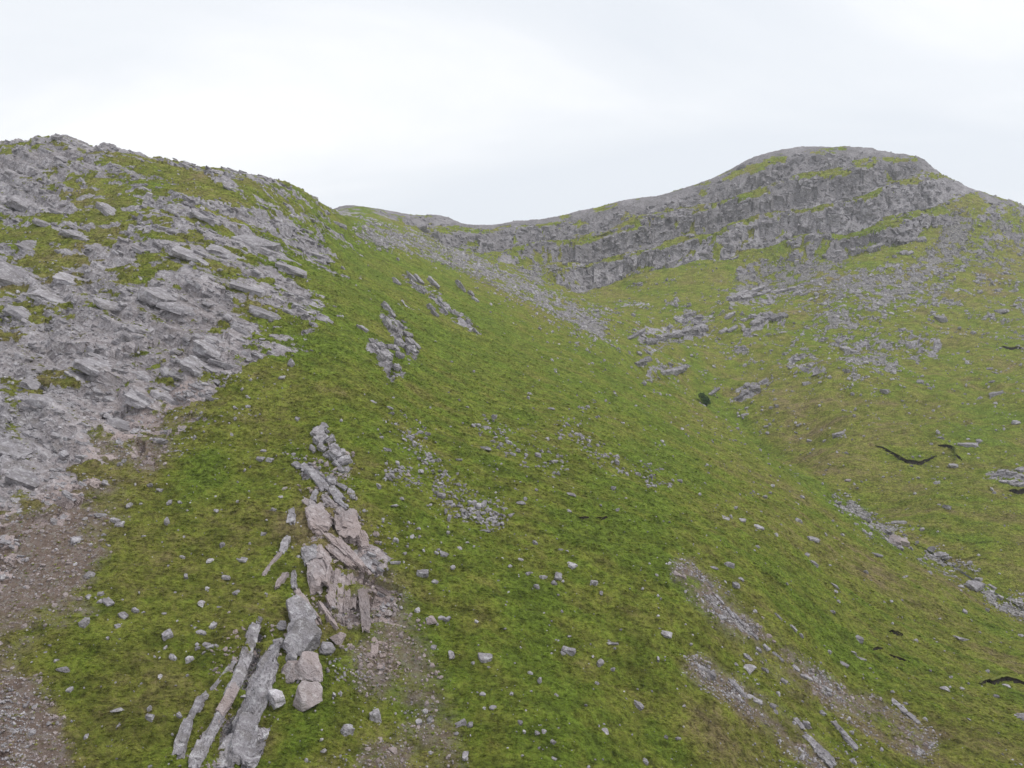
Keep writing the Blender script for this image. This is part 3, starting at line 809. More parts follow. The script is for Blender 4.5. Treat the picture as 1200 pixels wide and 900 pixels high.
# ------------------------------------------------------------------ outcrops: slabs standing out of the turf
def slab_on(parent, u0, v0, u1, v1, wpx, hpx, seed, mt, lean=0.0, name='slab', level=3, rounded=False):
    """slab lying along the ground from one surveyed point to another"""
    r0, c0 = ground_at(u0, v0); r1, c1 = ground_at(u1, v1)
    a, b = P1[r0, c0], P1[r1, c1]
    x = b - a; lim = math.hypot(u1 - u0, v1 - v0) * a[1] / F * 1.25
    if a[1] > 120 and np.linalg.norm(x) > lim:
        q = max(lim ** 2 - x[0] ** 2 - x[2] ** 2, (.3 * lim) ** 2); x[1] = math.copysign(math.sqrt(q), x[1]); b = a + x
        if np.linalg.norm(x) > 1.3 * lim: x = x * (1.1 * lim / np.linalg.norm(x)); b = a + x
    ln = np.linalg.norm(x)
    mid_ = (a + b) / 2; d = mid_[1]
    if ln < .5 * wpx * d / F: ln = .5 * wpx * d / F
    x = x / (np.linalg.norm(x) + 1e-9)
    nn = frame_at((r0 + r1) // 2, (c0 + c1) // 2)
    nn = nn + lean * np.array([-1, 0, 0])
    z = nn - nn.dot(x) * x; z /= np.linalg.norm(z); y = np.cross(z, x)
    w, h = wpx * d / F, hpx * d / F
    if d > 230: w *= .62; h *= .5
    else: h *= .5; w *= .86
    nn_ = (int(np.clip(ln / max(w, .3) * 8, 8, 26)), 9, 8) if level > 3 else (int(np.clip(ln / max(w, .3) * 6, 7, 22)), 6, 5)
    V, T = box_shape(seed, (.5 * ln * 1.12, .5 * w, .5 * h * 1.5), nn_, 7, .085, 34)
    if rounded:
        w0 = wpx * d / F; V, T = rock_shape(seed, 4, (.64 * max(min(ln, 1.2 * w0), .9 * w0), .72 * w0, .62 * w0), .22, 15, .10, .05); h = w0 * .8
    me = tri_mesh('slab', V, T)
    o = link(name, me, mt, parent)
    M4 = np.eye(4); M4[:3, :3] = np.stack([x, y, z], 1); M4[:3, 3] = mid_ + z * h * (.14 if rounded else .02)
    if parent is not None: o.matrix_parent_inverse = Matrix.Identity(4); M4[:3, 3] -= np.array(parent.location)
    o.matrix_local = Matrix(M4.tolist())
    return o
def outcrop(label, slabs, mt=None, group=None, name='rock_outcrop', lean=0.15, rounded=False):
    u = np.mean([s[0] for s in slabs]); v = max(s[1] for s in slabs)
    r, c = ground_at(u, v)
    e_ = bpy.data.objects.new(name, None); sc.collection.objects.link(e_)
    e_.location = P1[r, c].tolist(); e_['label'] = label; e_['category'] = 'outcrop'
    if group: e_['group'] = group
    for i, s in enumerate(slabs):
        s = list(s) + [0] * (7 - len(s))
        m_ = {0: mt or M_rock, 1: M_pink, 2: M_white, 3: M_dark}[s[6]]
        L_ = math.hypot(s[2] - s[0], s[3] - s[1]); kk = max(1, int(round(L_ / 8))) if P1[r, c, 1] > 120 else 1
        for q in range(kk):
            t0, t1 = q / kk, (q + 1) / kk; jx, jy = random.gauss(0, 2.2) * (kk > 1), random.gauss(0, 1.8) * (kk > 1)
            f_ = random.uniform(.6, 1.1) if kk > 1 else 1
            slab_on(e_, s[0] + (s[2] - s[0]) * t0 + jx, s[1] + (s[3] - s[1]) * t0 + jy, s[0] + (s[2] - s[0]) * t1 + jx, s[1] + (s[3] - s[1]) * t1 + jy,
                    s[4] * f_, (s[5] or s[4] * .7) * f_, int(u * 7 + i * 13 + q * 101), m_, lean, level=4 if s[4] > 16 else 3, rounded=rounded)
    return e_
P_ = 1
outcrop('long tilted grey slabs rising through grass in parallel ridges', [
 (207,886,222,848,14,11), (221,850,238,816,11,10), (228,900,243,862,17,13), (243,866,258,836,14,11), (258,840,275,806,15,12,P_), (272,812,288,774,17,13), (286,778,300,738,15,12), (301,742,305,728,7,8),
 (262,905,278,868,30,18), (279,890,292,846,36,20), (288,852,303,812,34,20), (299,818,312,786,30,18), (305,800,322,762,24,17), (300,872,306,852,22,14,2), (292,898,300,878,26,16), (250,808,268,786,7,6), (268,788,274,776,5,5)])
outcrop('large rounded grey boulder pair perched at the lower end of the rib', [
 (349,744,351,706,40,46), (354,768,356,738,38,36), (327,744,330,730,14,12,3), (325,762,330,752,13,9,3)], lean=0, rounded=True)
outcrop('pink and white broken rock lumps in bright grass below the perched boulders', [
 (338,800,346,780,26,24,P_), (350,806,362,776,30,26,P_), (336,782,345,770,15,14), (352,840,362,814,28,24,P_), (316,830,328,818,22,12,2), (383,770,387,762,15,10), (392,758,398,744,15,14,P_)], lean=0, rounded=True)
outcrop('pinkish rib of thin upright beds broken into blocks', [
 (407,609,380,590,14,13,P_), (385,609,360,590,12,12,P_), (407,597,391,584,7,8), (377,628,368,600,26,20,P_), (412,640,405,608,28,22,P_), (417,660,381,626,9,11,P_), (424,668,396,638,9,11,P_), (412,668,384,642,9,11,P_),
 (374,692,372,652,30,26,P_), (362,668,361,646,20,17), (389,712,393,672,12,14,P_), (400,718,399,680,9,12,P_), (407,722,405,684,9,12,P_), (415,718,413,680,10,13,P_), (430,738,426,700,11,13,P_), (402,733,384,706,9,10,P_), (392,736,376,712,9,10,P_), (373,735,349,700,11,13,P_), (366,722,345,694,8,10,P_),
 (430,668,426,654,13,12), (426,642,424,630,14,9,P_), (437,772,438,752,10,10,P_), (343,692,343,674,9,11), (340,616,342,600,11,9), (324,690,335,672,8,8,P_), (308,676,328,650,6,7,P_), (330,650,336,634,9,9)], M_rock, lean=.25)
outcrop('long leaning grey fin standing alone above the rib', [(406,547,371,507,19,17), (401,553,376,527,8,9), (384,509,376,500,7,7), (368,533,365,526,6,8)], lean=.3)
outcrop('jumbled grey blocks where the rib meets the grass above', [
 (392,580,374,560,12,11,3), (380,573,362,553,12,10), (398,590,386,574,12,10), (372,560,352,546,9,8), (390,572,386,564,11,12), (405,577,396,570,9,8), (414,585,409,577,10,8), (367,590,370,578,9,9), (352,551,342,545,9,6)], lean=.1)
outcrop('weathered grey bluff with two steps high on the green slope', [
 (464,434,442,404,15,14), (452,424,434,402,12,11), (470,420,456,404,9,9), (476,412,452,374,11,12), (484,412,470,392,10,9), (466,382,452,362,7,8), (428,390,420,384,9,7), (490,410,484,402,7,6)], lean=.2)
outcrop('row of small pale crags higher on the green slope', [
 (500,346,476,326,9,8), (492,338,480,322,8,7), (512,338,504,330,8,7), (470,338,458,328,8,6), (545,342,536,328,6,6), (508,372,500,362,8,7), (522,366,510,354,7,6), (560,352,550,344,7,5), (535,375,527,366,6,5), (556,388,546,378,6,5)], lean=.2)
outcrop('grey ledges at the head of the stream gully', [
 (755,404,778,396,15,10), (776,398,802,392,17,10), (800,394,826,386,18,11), (812,384,830,374,14,9), (772,442,798,432,14,8), (744,428,758,420,8,7), (735,398,752,388,9,6), (795,376,815,368,12,8)], lean=0)
outcrop('lichen-dark outcrop on the moor above the gully', [(880,386,898,376,14,9), (896,380,916,370,15,10,3), (872,380,884,374,9,6), (846,392,862,384,10,6), (850,374,860,368,9,6)], lean=0)
outcrop('broken ledge beside the small bush in the gully', [(858,470,872,462,10,7,3), (868,464,886,454,11,8), (880,456,896,448,8,6), (832,462,842,454,8,6)], lean=0)
outcrop('pale rock ledges on the brow of the moor under the mountain', [(856,354,872,346,12,8), (870,350,886,344,10,6), (886,346,912,340,11,6), (905,342,930,337,10,6), (930,348,946,342,8,5), (880,342,890,338,8,5)], lean=0)
outcrop('slanting bar of pale rock on the mountain flank', [(1020,293,1036,284,9,8), (1034,286,1049,276,11,9), (1047,279,1058,270,11,9), (1057,272,1067,263,10,8), (1066,265,1076,258,9,7), (1075,260,1085,252,8,7), (1062,284,1080,280,9,6,3), (1056,300,1068,296,8,5)], lean=0)
outcrop('flat grey rock sheet above a dark hollow on the moor', [(1160,556,1178,551,12,6), (1176,557,1204,553,13,7), (1176,566,1190,560,11,7), (1186,574,1197,566,10,7), (1198,560,1225,556,12,6)], lean=0)
outcrop('thin broken bed of rock running down beside the gravel strip', [
 (838,699,846,709,6,6), (851,714,858,724,5,6), (858,722,872,738,4,6), (876,742,886,751,5,7), (893,757,901,764,6,6), (905,766,916,775,4,6), (928,782,934,788,7,6), (941,793,950,799,5,5), (965,806,972,811,5,5),
 (908,721,916,728,4,5), (925,735,932,741,5,5), (936,744,941,749,4,5), (872,770,878,776,6,5), (892,784,899,789,5,5), (914,798,921,803,7,5), (845,722,850,730,7,6), (884,760,890,764,6,5)], lean=.2)
outcrop('low rock beds in brown turf near the foot of the slope', [
 (944,864,956,878,11,8), (956,878,976,902,13,9), (975,848,984,860,9,8), (984,860,1000,878,11,9), (855,800,872,816,7,6), (874,816,890,828,7,6), (1046,824,1060,836,8,6), (1060,838,1076,848,8,6), (930,846,940,856,7,6)], lean=.2)

# ------------------------------------------------------------------ slabs of the crag (parts of the hillside) and blocks of the cliff (parts of the mountain)
SLAB = [box_shape(300 + i, (1, r_.uniform(.5, .8), r_.uniform(.16, .30)), (5, 4, 2), 7, .06, 9) for i in range(14)]
SLAB_ME = []
for V, T in SLAB:
    me = tri_mesh('rock_slab', V, T); me.materials.append(M_rock); SLAB_ME.append(me)
PALE_ME = []
for i in range(6):
    me = tri_mesh('rock_slab', *box_shape(340 + i, (1, r_.uniform(.6, .85), r_.uniform(.18, .30)), (10, 7, 3), 7, .035, 26)); me.materials.append(M_pale); PALE_ME.append(me)
NBS = np.array([math.sin(R(27)), -.2, math.cos(R(27))])
def bed_frame(yaw, wob, far_=False):
    z = (np.array([-.25, -.35, .9]) if far_ else NBS) + np.array([random.gauss(0, wob), random.gauss(0, wob), random.gauss(0, wob * .5)])
    return basis(z, yaw)
def pick(mask, count, ymin, ymax, umin=-40, umax=1240, power=0.0, sep=None, rs=None):
    """ground points spread evenly over what can be seen, kept where the cover allows"""
    rs = rs or r_
    w = mask * (Yg > ymin) * (Yg < ymax) * (U1 > umin) * (U1 < umax) * VIS
    area = np.zeros_like(w); area[1:, 1:] = np.abs((V1[:-1, 1:] - V1[1:, 1:]) * (U1[1:, 1:] - U1[1:, :-1]))
    w = (w * np.minimum(area, 12) * Yg ** power).ravel()
    i = rs.choice(w.size, size=count, replace=False, p=w / w.sum())
    return i
run = np.minimum.accumulate(np.where(Yg > 45, V1, 5000), axis=0)
VIS = (V1 <= run + 3.0).astype(float)                 # seen from the camera's side, with a margin
VIS = np.maximum(VIS, .15 * (Yg < 720))
bigslabs = [(120,430,52,26),(100,445,40,20),(250,412,48,30),(232,432,40,24),(262,430,34,20),(12,530,44,34),(28,560,40,26),(312,368,40,22),(290,340,40,18),(320,300,60,16),(300,285,54,16),(340,318,44,14),(270,300,50,18),(225,300,46,18),
 (190,345,54,20),(170,385,48,20),(140,360,50,18),(210,360,44,16),(60,350,44,18),(30,370,48,18),(85,330,40,14),(20,330,46,18),(40,290,40,14),(95,275,40,12),(30,240,36,12),(60,265,34,12),(130,250,34,12),(245,255,40,14),(200,270,36,14),(360,270,36,12),(372,300,34,12),(165,470,36,20),(200,470,40,24),(150,500,40,22),(60,470,44,26),(100,520,36,24),(40,450,40,22),(170,440,36,16),(205,440,30,16),(290,390,34,16),(390,258,30,12)]
ri = pick((rock * left * (c_rock > .3)) ** 2, 270 - len(bigslabs), 85, 330)
spots = []
for (u, v, l, w) in bigslabs:
    rr, cc = ground_at(u, v); spots.append((rr * NC + cc, l * P1[rr, cc, 1] / F, .5))
for i in ri: spots.append((int(i), random.uniform(9, 20) * Yg.flat[i] / F, 1.0))
for i, ln, q in spots:
    p = flatP[i].astype(float); k = random.randrange(len(SLAB_ME))
    pale = q < 1 and random.random() < .35
    o = link('rock_slab', (PALE_ME[k % 6] if pale else SLAB_ME[k]), None, hillside)
    yaw = random.choice((0, 0, 0, math.pi / 2)) + random.gauss(0, .22)
    s = ln * .5
    place(o, p + NB * s * random.uniform(-.20, -.10), bed_frame(yaw, .09), (s, s * random.uniform(.8, 1.15), s * random.uniform(.7, 1.05)))
cnt = 2600
ii = pick(rock * hill * (c_rock > .15), cnt, 70, 540)
sz = np.clip(r_.lognormal(1.45, .5, cnt), 2.2, 12) * Yg.flat[ii] / F * .5
joined('crag_blocks', [box_shape(360 + i, (1, r_.uniform(.5, .85), r_.uniform(.25, .55)), (2, 2, 1), 5, .09, 5) for i in range(8)], r_.integers(0, 8, cnt),
       flatP[ii] - NB * (sz * .06)[:, None], np.stack([bed_frame(random.choice((0, 0, 1.57)) + random.gauss(0, .35), .15) for _ in range(cnt)]),
       sz, M_rock, r_.uniform(-.2, .35, cnt), hillside, kind='stuff')
ri = pick((rock * far * (c_rock > .4) * (1 - crest)) ** 2, 110, 575, 700)
BLK = [box_shape(420 + i, (1, r_.uniform(.6, .9), r_.uniform(.7, 1.1)), (4, 3, 4), 8, .09, 10) for i in range(8)]
BLK_ME = []
for V, T in BLK:
    me = tri_mesh('cliff_block', V, T); me.materials.append(M_cliff); BLK_ME.append(me)
for i in ri:
    s = random.uniform(6, 13) * Yg.flat[i] / F * .5
    o = link('cliff_block', BLK_ME[random.randrange(8)], None, mountain)
    place(o, flatP[i].astype(float) + np.array([0, .35 * s, -.2 * s]), bed_frame(random.gauss(0, .4), .16, True), (s, s * .8, s * random.uniform(.6, 1.1)))
cnt = 1600
ii = pick(rock * far * (c_rock > .25) * (1 - crest), cnt, 570, 715)
sz = np.clip(r_.lognormal(1.05, .45, cnt), 1.5, 6) * Yg.flat[ii] / F * .5
joined('cliff_rubble', [box_shape(460 + i, (1, r_.uniform(.6, .9), r_.uniform(.5, .9)), (2, 2, 1), 5, .1, 5) for i in range(8)], r_.integers(0, 8, cnt),
       flatP[ii], np.stack([bed_frame(random.gauss(0, .8), .25, True) for _ in range(cnt)]), sz, M_cliff, r_.uniform(-.25, .3, cnt), mountain, kind='stuff')

# ------------------------------------------------------------------ loose stones: scree, gravel, stones strewn over the turf (nobody could count them)
def rand_rot(n_):
    q = r_.normal(size=(n_, 4)); q /= np.linalg.norm(q, axis=1)[:, None]
    w, x, y, z = q.T
    return np.stack([np.stack([1 - 2 * (y * y + z * z), 2 * (x * y - z * w), 2 * (x * z + y * w)], -1),
                     np.stack([2 * (x * y + z * w), 1 - 2 * (x * x + z * z), 2 * (y * z - x * w)], -1),
                     np.stack([2 * (x * z - y * w), 2 * (y * z + x * w), 1 - 2 * (x * x + y * y)], -1)], -2)
STONE = []
for i in range(10):
    V, T = rock_shape(500 + i, 1, (1, r_.uniform(.65, .95), r_.uniform(.45, .8)), .1, 8, .08)
    STONE.append((V, T))
# icosahedron cut down to 20 faces
ph = (1 + 5 ** .5) / 2
bm = bmesh.new()
for a in (-1, 1):
    for b in (-ph, ph):
        for c in ((0, a, b), (a, b, 0), (b, 0, a)): bm.verts.new(c)
bmesh.ops.convex_hull(bm, input=bm.verts[:]); bm.verts.index_update()
IV = np.array([v.co[:] for v in bm.verts]) / math.hypot(1, ph); IT = np.array([[v.index for v in f.verts] for f in bm.faces]); bm.free()
PEB = []
for i in range(10):
    V = IV.copy() * r_.uniform(.7, 1.1, (len(IV), 1)) * np.array([1, r_.uniform(.6, .95), r_.uniform(.45, .8)])
    PEB.append((V, IT))
def strew(name, mask, cnt, ymin, ymax, med, sig, lo, hi, shapes, parent, shade=(-.25, .6), umin=-60, umax=1260, mt=None):
    ii = pick(mask, cnt, ymin, ymax, umin, umax)
    s = np.clip(r_.lognormal(math.log(med), sig, cnt), lo, hi) * Yg.flat[ii] / F * .5
    p = flatP[ii] + np.stack([r_.uniform(-1, 1, cnt) * .0009 * Yg.flat[ii], r_.uniform(-1, 1, cnt) * .0015 * Yg.flat[ii], s * .0], -1)
    joined(name, shapes, r_.integers(0, len(shapes), cnt), p, rand_rot(cnt), s, mt or M_rock, r_.uniform(*shade, cnt), parent, kind='stuff')
nrock = 1 - .8 * rock
patch = sstep(.0, .45, fbm2(Xg / 6, Yg / 8, 3, 91) + .1)
strew('scree', (scree * nrock + .02 * c_scree) * (1 - far), 15000, 60, 570, 2.5, .45, 1.3, 8, PEB, None)
strew('mountain_scree', (scree * nrock + .04 * c_scree) * far, 7000, 560, 700, 1.9, .35, 1.2, 5, PEB, None)
strew('strewn_stones', ((.003 + .5 * np.maximum(c_scree - .08, 0) ** 1.3 * patch ** 2) * (1 - rock) * (1 - .3 * soil)) * (1 - far), 6500, 60, 560, 2.2, .6, 1.1, 9, PEB, None, (-.2, .9))
strew('heap_stones', heap * sstep(-.3, .4, nB + .6 * nC), 950, 80, 260, 3.8, .45, 1.8, 9, STONE, None, (-.2, .45))
ribzone = np.maximum(poly_mask([(372,560),(385,600),(395,650),(400,720),(425,760)], 34, 1.6), .6 * poly_mask([(300,740),(280,820),(255,890)], 30, 1.5))
strew('rib_rubble', ribzone * sstep(-.3, .5, nB + .6 * nC), 1100, 60, 160, 3.6, .5, 1.6, 11, STONE, None, (-.2, .3), mt=M_pink)
strew('gravel', soil * (1 - .7 * rock) * (Yg < 200), 6000, 60, 200, 2.3, .55, 1.2, 10, PEB, None, (-.1, .4), mt=M_pink)

# ------------------------------------------------------------------ grass tussocks (stuff)
def tuft_mesh(seed):
    r = np.random.default_rng(seed); V, T = [], []
    for b in range(26):
        a = r.uniform(0, 6.28); rad = abs(r.normal(0, .28)); ln = r.uniform(.5, 1.0); out = r.uniform(.5, 1.1); w = r.uniform(.05, .10)
        ca, sa = math.cos(a), math.sin(a); bx, by = rad * ca, rad * sa
        k = len(V)
        V += [(bx - sa * w, by + ca * w, -.15), (bx + sa * w, by - ca * w, -.15), (bx + ca * out * .45 * ln - sa * w * .8, by + sa * out * .45 * ln + ca * w * .8, ln * .45),
              (bx + ca * out * .45 * ln + sa * w * .8, by + sa * out * .45 * ln - ca * w * .8, ln * .45), (bx + ca * out * ln, by + sa * out * ln, ln * .5)]
        T += [(k, k + 1, k + 3), (k, k + 3, k + 2), (k + 2, k + 3, k + 4)]
    V = np.array(V); me = tri_mesh('tuft', V, np.array(T), True)
    nrm = V * np.array([.55, .55, 0]) + np.array([0, 0, 1.0]); nrm /= np.linalg.norm(nrm, axis=1)[:, None]
    me.normals_split_custom_set_from_vertices(nrm.tolist())
    return me
m, nt, b = mat('grass blades'); n_ = NT(nt)
gcol = grass_colour(n_, n_.attr('tone', 'INSTANCER'))
rnd = n_.node('ShaderNodeObjectInfo').outputs['Random']
hs = n_.node('ShaderNodeHueSaturation'); n_.put(hs.inputs['Value'], n_.math('MULTIPLY_ADD', rnd, .4, 1.05)); nt.links.new(gcol, hs.inputs['Color'])
nt.links.new(hs.outputs[0], b.inputs['Base Color']); b.inputs['Roughness'].default_value = .8
tl = n_.node('ShaderNodeBsdfTranslucent'); nt.links.new(hs.outputs[0], tl.inputs['Color'])
mx = n_.node('ShaderNodeMixShader'); mx.inputs[0].default_value = .45; nt.links.new(b.outputs[0], mx.inputs[1]); nt.links.new(tl.outputs[0], mx.inputs[2])
nt.links.new(mx.outputs[0], [q for q in nt.nodes if q.type == 'OUTPUT_MATERIAL'][0].inputs['Surface'])
M_blade = m
tufts = bpy.data.collections.new('tuft shapes')
for i in range(4):
    me = tuft_mesh(40 + i); me.materials.append(M_blade)
    tufts.objects.link(bpy.data.objects.new('tuft', me))
cnt = 95000
gm = (1 - rock) * (1 - .85 * scree) * (1 - .85 * soil) * sstep(-.55, .25, tus + .4 * nB)
ii = pick(gm, cnt, 58, 380)
yy = Yg.flat[ii]
gp = flatP[ii] + np.stack([r_.uniform(-.5, .5, cnt) * .0016 * yy, r_.uniform(-.5, .5, cnt) * .005 * yy, np.full(cnt, -.03)], -1)
me = bpy.data.meshes.new('grass'); me.vertices.add(cnt); me.vertices.foreach_set('co', gp.astype(np.float32).ravel())
def pattr(nm, typ, val):
    a = me.attributes.new(nm, typ, 'POINT'); a.data.foreach_set('value', val)
pattr('scl', 'FLOAT', (np.clip(r_.lognormal(math.log(.19), .35, cnt), .09, .42) * np.clip(yy / 110, .8, 1.5)).astype(np.float32))
pattr('yaw', 'FLOAT', r_.uniform(0, 6.28, cnt).astype(np.float32))
pattr('kind_index', 'INT', r_.integers(0, 4, cnt).astype(np.int32))
pattr('tone', 'FLOAT', np.clip(tone.ravel()[ii] + r_.normal(0, .06, cnt), 0, 1).astype(np.float32))
me.update()
grass = link('grass', me, None, None, kind='stuff', label='short green hill grass and tussocks over the near slope', category='grass')
ng = bpy.data.node_groups.new('grass scatter', 'GeometryNodeTree')
ng.interface.new_socket('Geometry', in_out='INPUT', socket_type='NodeSocketGeometry')
ng.interface.new_socket('Geometry', in_out='OUTPUT', socket_type='NodeSocketGeometry')
N = ng.nodes; Lk = ng.links
gi, go = N.new('NodeGroupInput'), N.new('NodeGroupOutput')
ci = N.new('GeometryNodeCollectionInfo'); ci.inputs['Collection'].default_value = tufts; ci.inputs['Separate Children'].default_value = True; ci.inputs['Reset Children'].default_value = True
iop = N.new('GeometryNodeInstanceOnPoints'); iop.inputs['Pick Instance'].default_value = True
def nattr(nm, dt):
    a = N.new('GeometryNodeInputNamedAttribute'); a.data_type = dt; a.inputs['Name'].default_value = nm; return a.outputs['Attribute']
cx = N.new('ShaderNodeCombineXYZ'); Lk.new(nattr('yaw', 'FLOAT'), cx.inputs['Z'])
Lk.new(gi.outputs[0], iop.inputs['Points']); Lk.new(ci.outputs[0], iop.inputs['Instance']); Lk.new(nattr('kind_index', 'INT'), iop.inputs['Instance Index'])
Lk.new(cx.outputs[0], iop.inputs['Rotation']); Lk.new(nattr('scl', 'FLOAT'), iop.inputs['Scale']); Lk.new(iop.outputs[0], go.inputs[0])
grass.modifiers.new('scatter', 'NODES').node_group = ng

# ------------------------------------------------------------------ peat banks: a dark undercut face below a lip of turf
m, nt, b = mat('wet peat'); n_ = NT(nt)
nt.links.new(n_.ramp(n_.noise(3.0, 4, .6), [(.3, (.010, .008, .006)), (.7, (.030, .022, .016))]), b.inputs['Base Color']); b.inputs['Roughness'].default_value = .75
M_peat = m
m, nt, b = mat('turf lip'); n_ = NT(nt)
nt.links.new(n_.mix(.45, grass_colour(n_, .6), (.05, .042, .025)), b.inputs['Base Color']); b.inputs['Roughness'].default_value = .9
nt.links.new(n_.bump(n_.noise(4, 4, .6), .9, .3), b.inputs['Normal'])
M_turf = m
def peat_bank(label, line, hpx, group='peat banks'):
    pts_ = []
    for (u, v), (u2, v2) in zip(line[:-1], line[1:]):
        for t in np.linspace(0, 1, 6)[:-1]: pts_.append((u + (u2 - u) * t, v + (v2 - v) * t))
    pts_.append(line[-1])
    base = np.array([P1[ground_at(*q)] for q in pts_])
    base[1:-1] = (base[:-2] + base[1:-1] * 2 + base[2:]) / 4
    d = base[:, 1].mean(); k = len(base); tt = np.linspace(0, 1, k)
    h = .72 * hpx * d / F * (np.sin(np.pi * np.clip(tt, .03, .97)) ** .5) * (1 + .28 * n2(tt * 7, tt * 0 + line[0][0], 5))
    back = np.array([0, 1.0, 0])
    e_ = bpy.data.objects.new('peat_bank', None); sc.collection.objects.link(e_)
    o0 = base[k // 2]; e_.location = o0.tolist(); e_['label'] = label; e_['category'] = 'peat bank'; e_['group'] = group
    prof = lambda a, hh: base - o0 + back * a * h[:, None] + np.array([0, 0, 1.0]) * (hh * h)[:, None]
    def strip(nm, rows, mt):
        V = np.concatenate(rows); Q = []
        for a in range(len(rows) - 1):
            for i in range(k - 1): Q.append((a * k + i, a * k + i + 1, (a + 1) * k + i + 1, (a + 1) * k + i))
        link(nm, tri_mesh(nm, V, np.array(Q), True), mt, e_)
    j = lambda s: .30 * n2(tt * 21, tt * 0 + s, 8)[:, None] * h[:, None] * np.array([0, 1, .4])
    strip('peat_face', [prof(-.35, -.25) + j(1), prof(.12, .15) + j(2), prof(.28, .55) + j(3), prof(.18, .92) + j(4)], M_peat)
    strip('turf_lip', [prof(.18, .90) + j(4), prof(-.05, .96) + j(5), prof(-.02, 1.12) + j(6), prof(.7, 1.12) + j(7), prof(1.6, .75), prof(2.8, -.1), prof(3.4, -.7)], M_turf)
peat_bank('long curved black peat bank on the moor', [(1026,524),(1040,530),(1052,538),(1064,544),(1078,545),(1088,540),(1097,536)], 5.5)
peat_bank('short hooked black peat bank beside the long curved one', [(1099,524),(1108,525),(1118,529),(1121,537),(1127,541)], 5.5)
peat_bank('black hollow under the flat grey rock sheet', [(1183,578),(1192,580),(1206,577),(1225,572)], 8)
peat_bank('ragged black peat bank on the lower slope by a pale boulder', [(1148,803),(1156,800),(1164,804),(1172,799),(1184,800),(1200,803),(1222,808)], 7)
peat_bank('small black peat scar below the stream boulders', [(1041,741),(1048,745),(1057,745)], 6)
peat_bank('thin slanting peat scar on the lower slope', [(1041,769),(1054,773),(1066,778)], 3.5)
peat_bank('narrow dark peat scar high on the moor near the scree', [(1172,408),(1180,410),(1192,411),(1206,409)], 3.5)
peat_bank('tiny twin peat scar on the smooth green slope', [(677,609),(684,609),(690,608)], 4)
peat_bank('faint dark peat step beside the twin scar', [(698,609),(706,609),(712,608)], 3.5)
peat_bank('small dark peat step near the foot of the slope', [(1022,762),(1028,763),(1034,762)], 4)

# ------------------------------------------------------------------ stream thread
sp = []
for (u, v), (u2, v2) in zip(stream_px[5:-1], stream_px[6:]):
    for t in np.linspace(0, 1, 8)[:-1]: sp.append(P1[ground_at(u + (u2 - u) * t, v + (v2 - v) * t)])
sp = np.array(sp)
for _ in range(4): sp[1:-1] = (sp[:-2] + 2 * sp[1:-1] + sp[2:]) / 4
tg = np.gradient(sp, axis=0); sd = np.stack([tg[:, 1], -tg[:, 0], 0 * tg[:, 0]], 1); sd /= np.linalg.norm(sd, axis=1)[:, None]
wd = (.32 + .2 * n2(np.arange(len(sp)) / 4., np.zeros(len(sp)), 3))[:, None]
V = np.concatenate([sp - sd * wd, sp + sd * wd]) + np.array([0, 0, .12]); k = len(sp)
m, nt, b = mat('stream water'); b.inputs['Base Color'].default_value = (.012, .013, .011, 1); b.inputs['Roughness'].default_value = .12
link('stream', tri_mesh('stream', V, np.array([(i, i + k, i + k + 1, i + 1) for i in range(k - 1)]), True), m, None, kind='structure')

# ------------------------------------------------------------------ moist hill air
hz = bpy.data.meshes.new('haze')
bm = bmesh.new(); bmesh.ops.create_cube(bm, size=1); bm.to_mesh(hz); bm.free()
lo = flatP.min(0) - np.array([40, 120, 3]); hi = flatP.max(0) + np.array([40, 40, 14]); lo[1] = -120
ho = link('haze', hz, None, None, kind='stuff')
ho.location = ((lo + hi) / 2).tolist(); ho.scale = (hi - lo).tolist()
m = bpy.data.materials.new('haze'); m.use_nodes = True; nt = m.node_tree; nt.nodes.clear()
oo = nt.nodes.new('ShaderNodeOutputMaterial'); pv = nt.nodes.new('ShaderNodeVolumePrincipled')
pv.inputs['Color'].default_value = (.90, .93, .97, 1); pv.inputs['Density'].default_value = HAZE; pv.inputs['Anisotropy'].default_value = .2
nt.links.new(pv.outputs[0], oo.inputs['Volume']); hz.materials.append(m)

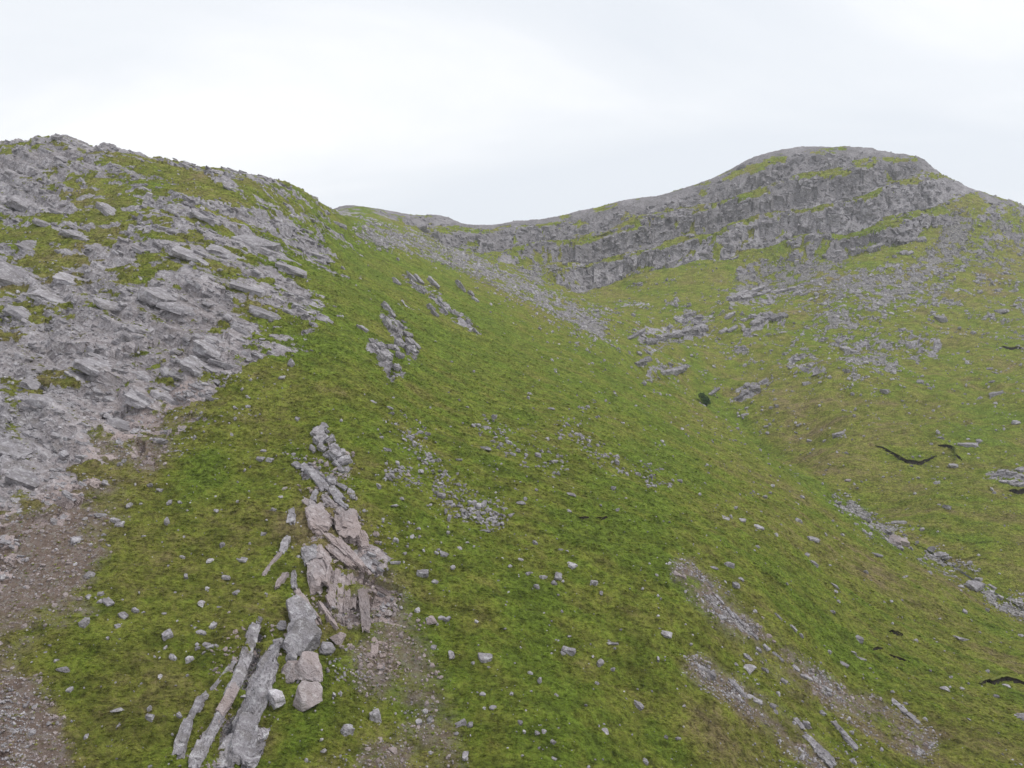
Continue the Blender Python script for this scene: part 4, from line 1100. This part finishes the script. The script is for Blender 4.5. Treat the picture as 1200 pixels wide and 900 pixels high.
# ------------------------------------------------------------------ small bush in the gully
def leafy(label, u, v, wpx, hpx, seed, name='rowan_bush'):
    r = np.random.default_rng(seed); rr, cc = ground_at(u, v); p = P1[rr, cc]; d = p[1]
    w, h = wpx * d / F, hpx * d / F
    e_ = bpy.data.objects.new(name, None); sc.collection.objects.link(e_); e_.location = p.tolist(); e_['label'] = label; e_['category'] = 'bush'
    V, T = [], []; tips = []
    for s in range(6):
        a = r.uniform(0, 6.28); top = np.array([math.cos(a) * w * .3 * r.uniform(.3, 1), math.sin(a) * w * .3, h * r.uniform(.55, .85)]); tips.append(top)
        k = len(V); rad = .05 * h / 3
        for q, rr_ in ((np.array([0, 0, -.3]), 1.6), (top * .5 + np.array([0, 0, .1 * h]), 1.), (top, .3)):
            for j in range(5): V.append(q + rad * rr_ * np.array([math.cos(j * 1.257), math.sin(j * 1.257), 0]))
        for lv in range(2):
            for j in range(5): T += [(k + lv * 5 + j, k + lv * 5 + (j + 1) % 5, k + lv * 5 + 5 + (j + 1) % 5), (k + lv * 5 + j, k + lv * 5 + 5 + (j + 1) % 5, k + lv * 5 + 5 + j)]
    link('stem', tri_mesh('stem', np.array(V), np.array(T)), M_stem, e_)
    nl = 1800; lob = np.array([[r.normal(0, .26) * w, r.normal(0, .26) * w, h * r.uniform(.25, .8)] for _ in range(11)])
    c = lob[r.integers(0, 11, nl)]; q = r.normal(size=(nl, 3)); q /= np.linalg.norm(q, axis=1)[:, None]
    c = c + q * (r.uniform(.5, 1, (nl, 1)) ** .5) * np.array([.24 * w, .24 * w, .2 * h]); c[:, 2] = np.maximum(c[:, 2], .03 * h)
    a = r.normal(size=(nl, 3)); a /= np.linalg.norm(a, axis=1)[:, None]; b2 = np.cross(a, r.normal(size=(nl, 3))); b2 /= np.linalg.norm(b2, axis=1)[:, None]
    s = r.uniform(.09, .2, (nl, 1)) * h / 4
    V = np.stack([c - a * s, c + b2 * s * .6, c + a * s, c - b2 * s * .6], 1).reshape(-1, 3); i4 = np.arange(nl) * 4
    link('crown', tri_mesh('crown', V, np.stack([i4, i4 + 1, i4 + 2, i4 + 3], 1)), M_leaf, e_)
m, nt, b = mat('bark'); n_ = NT(nt); nt.links.new(n_.ramp(n_.noise(9, 3), [(.3, (.06, .05, .04)), (.7, (.14, .125, .11))]), b.inputs['Base Color']); M_stem = m
m, nt, b = mat('bush leaves'); n_ = NT(nt); nt.links.new(n_.ramp(n_.noise(2.2, 3), [(.3, (.026, .062, .016)), (.7, (.062, .125, .03))]), b.inputs['Base Color']); M_leaf = m
leafy('dark green bush growing in the narrow stream gully', 828, 477, 13, 18, 5)
leafy('small dark shrub tucked under the gully ledges', 800, 438, 7, 5, 8)
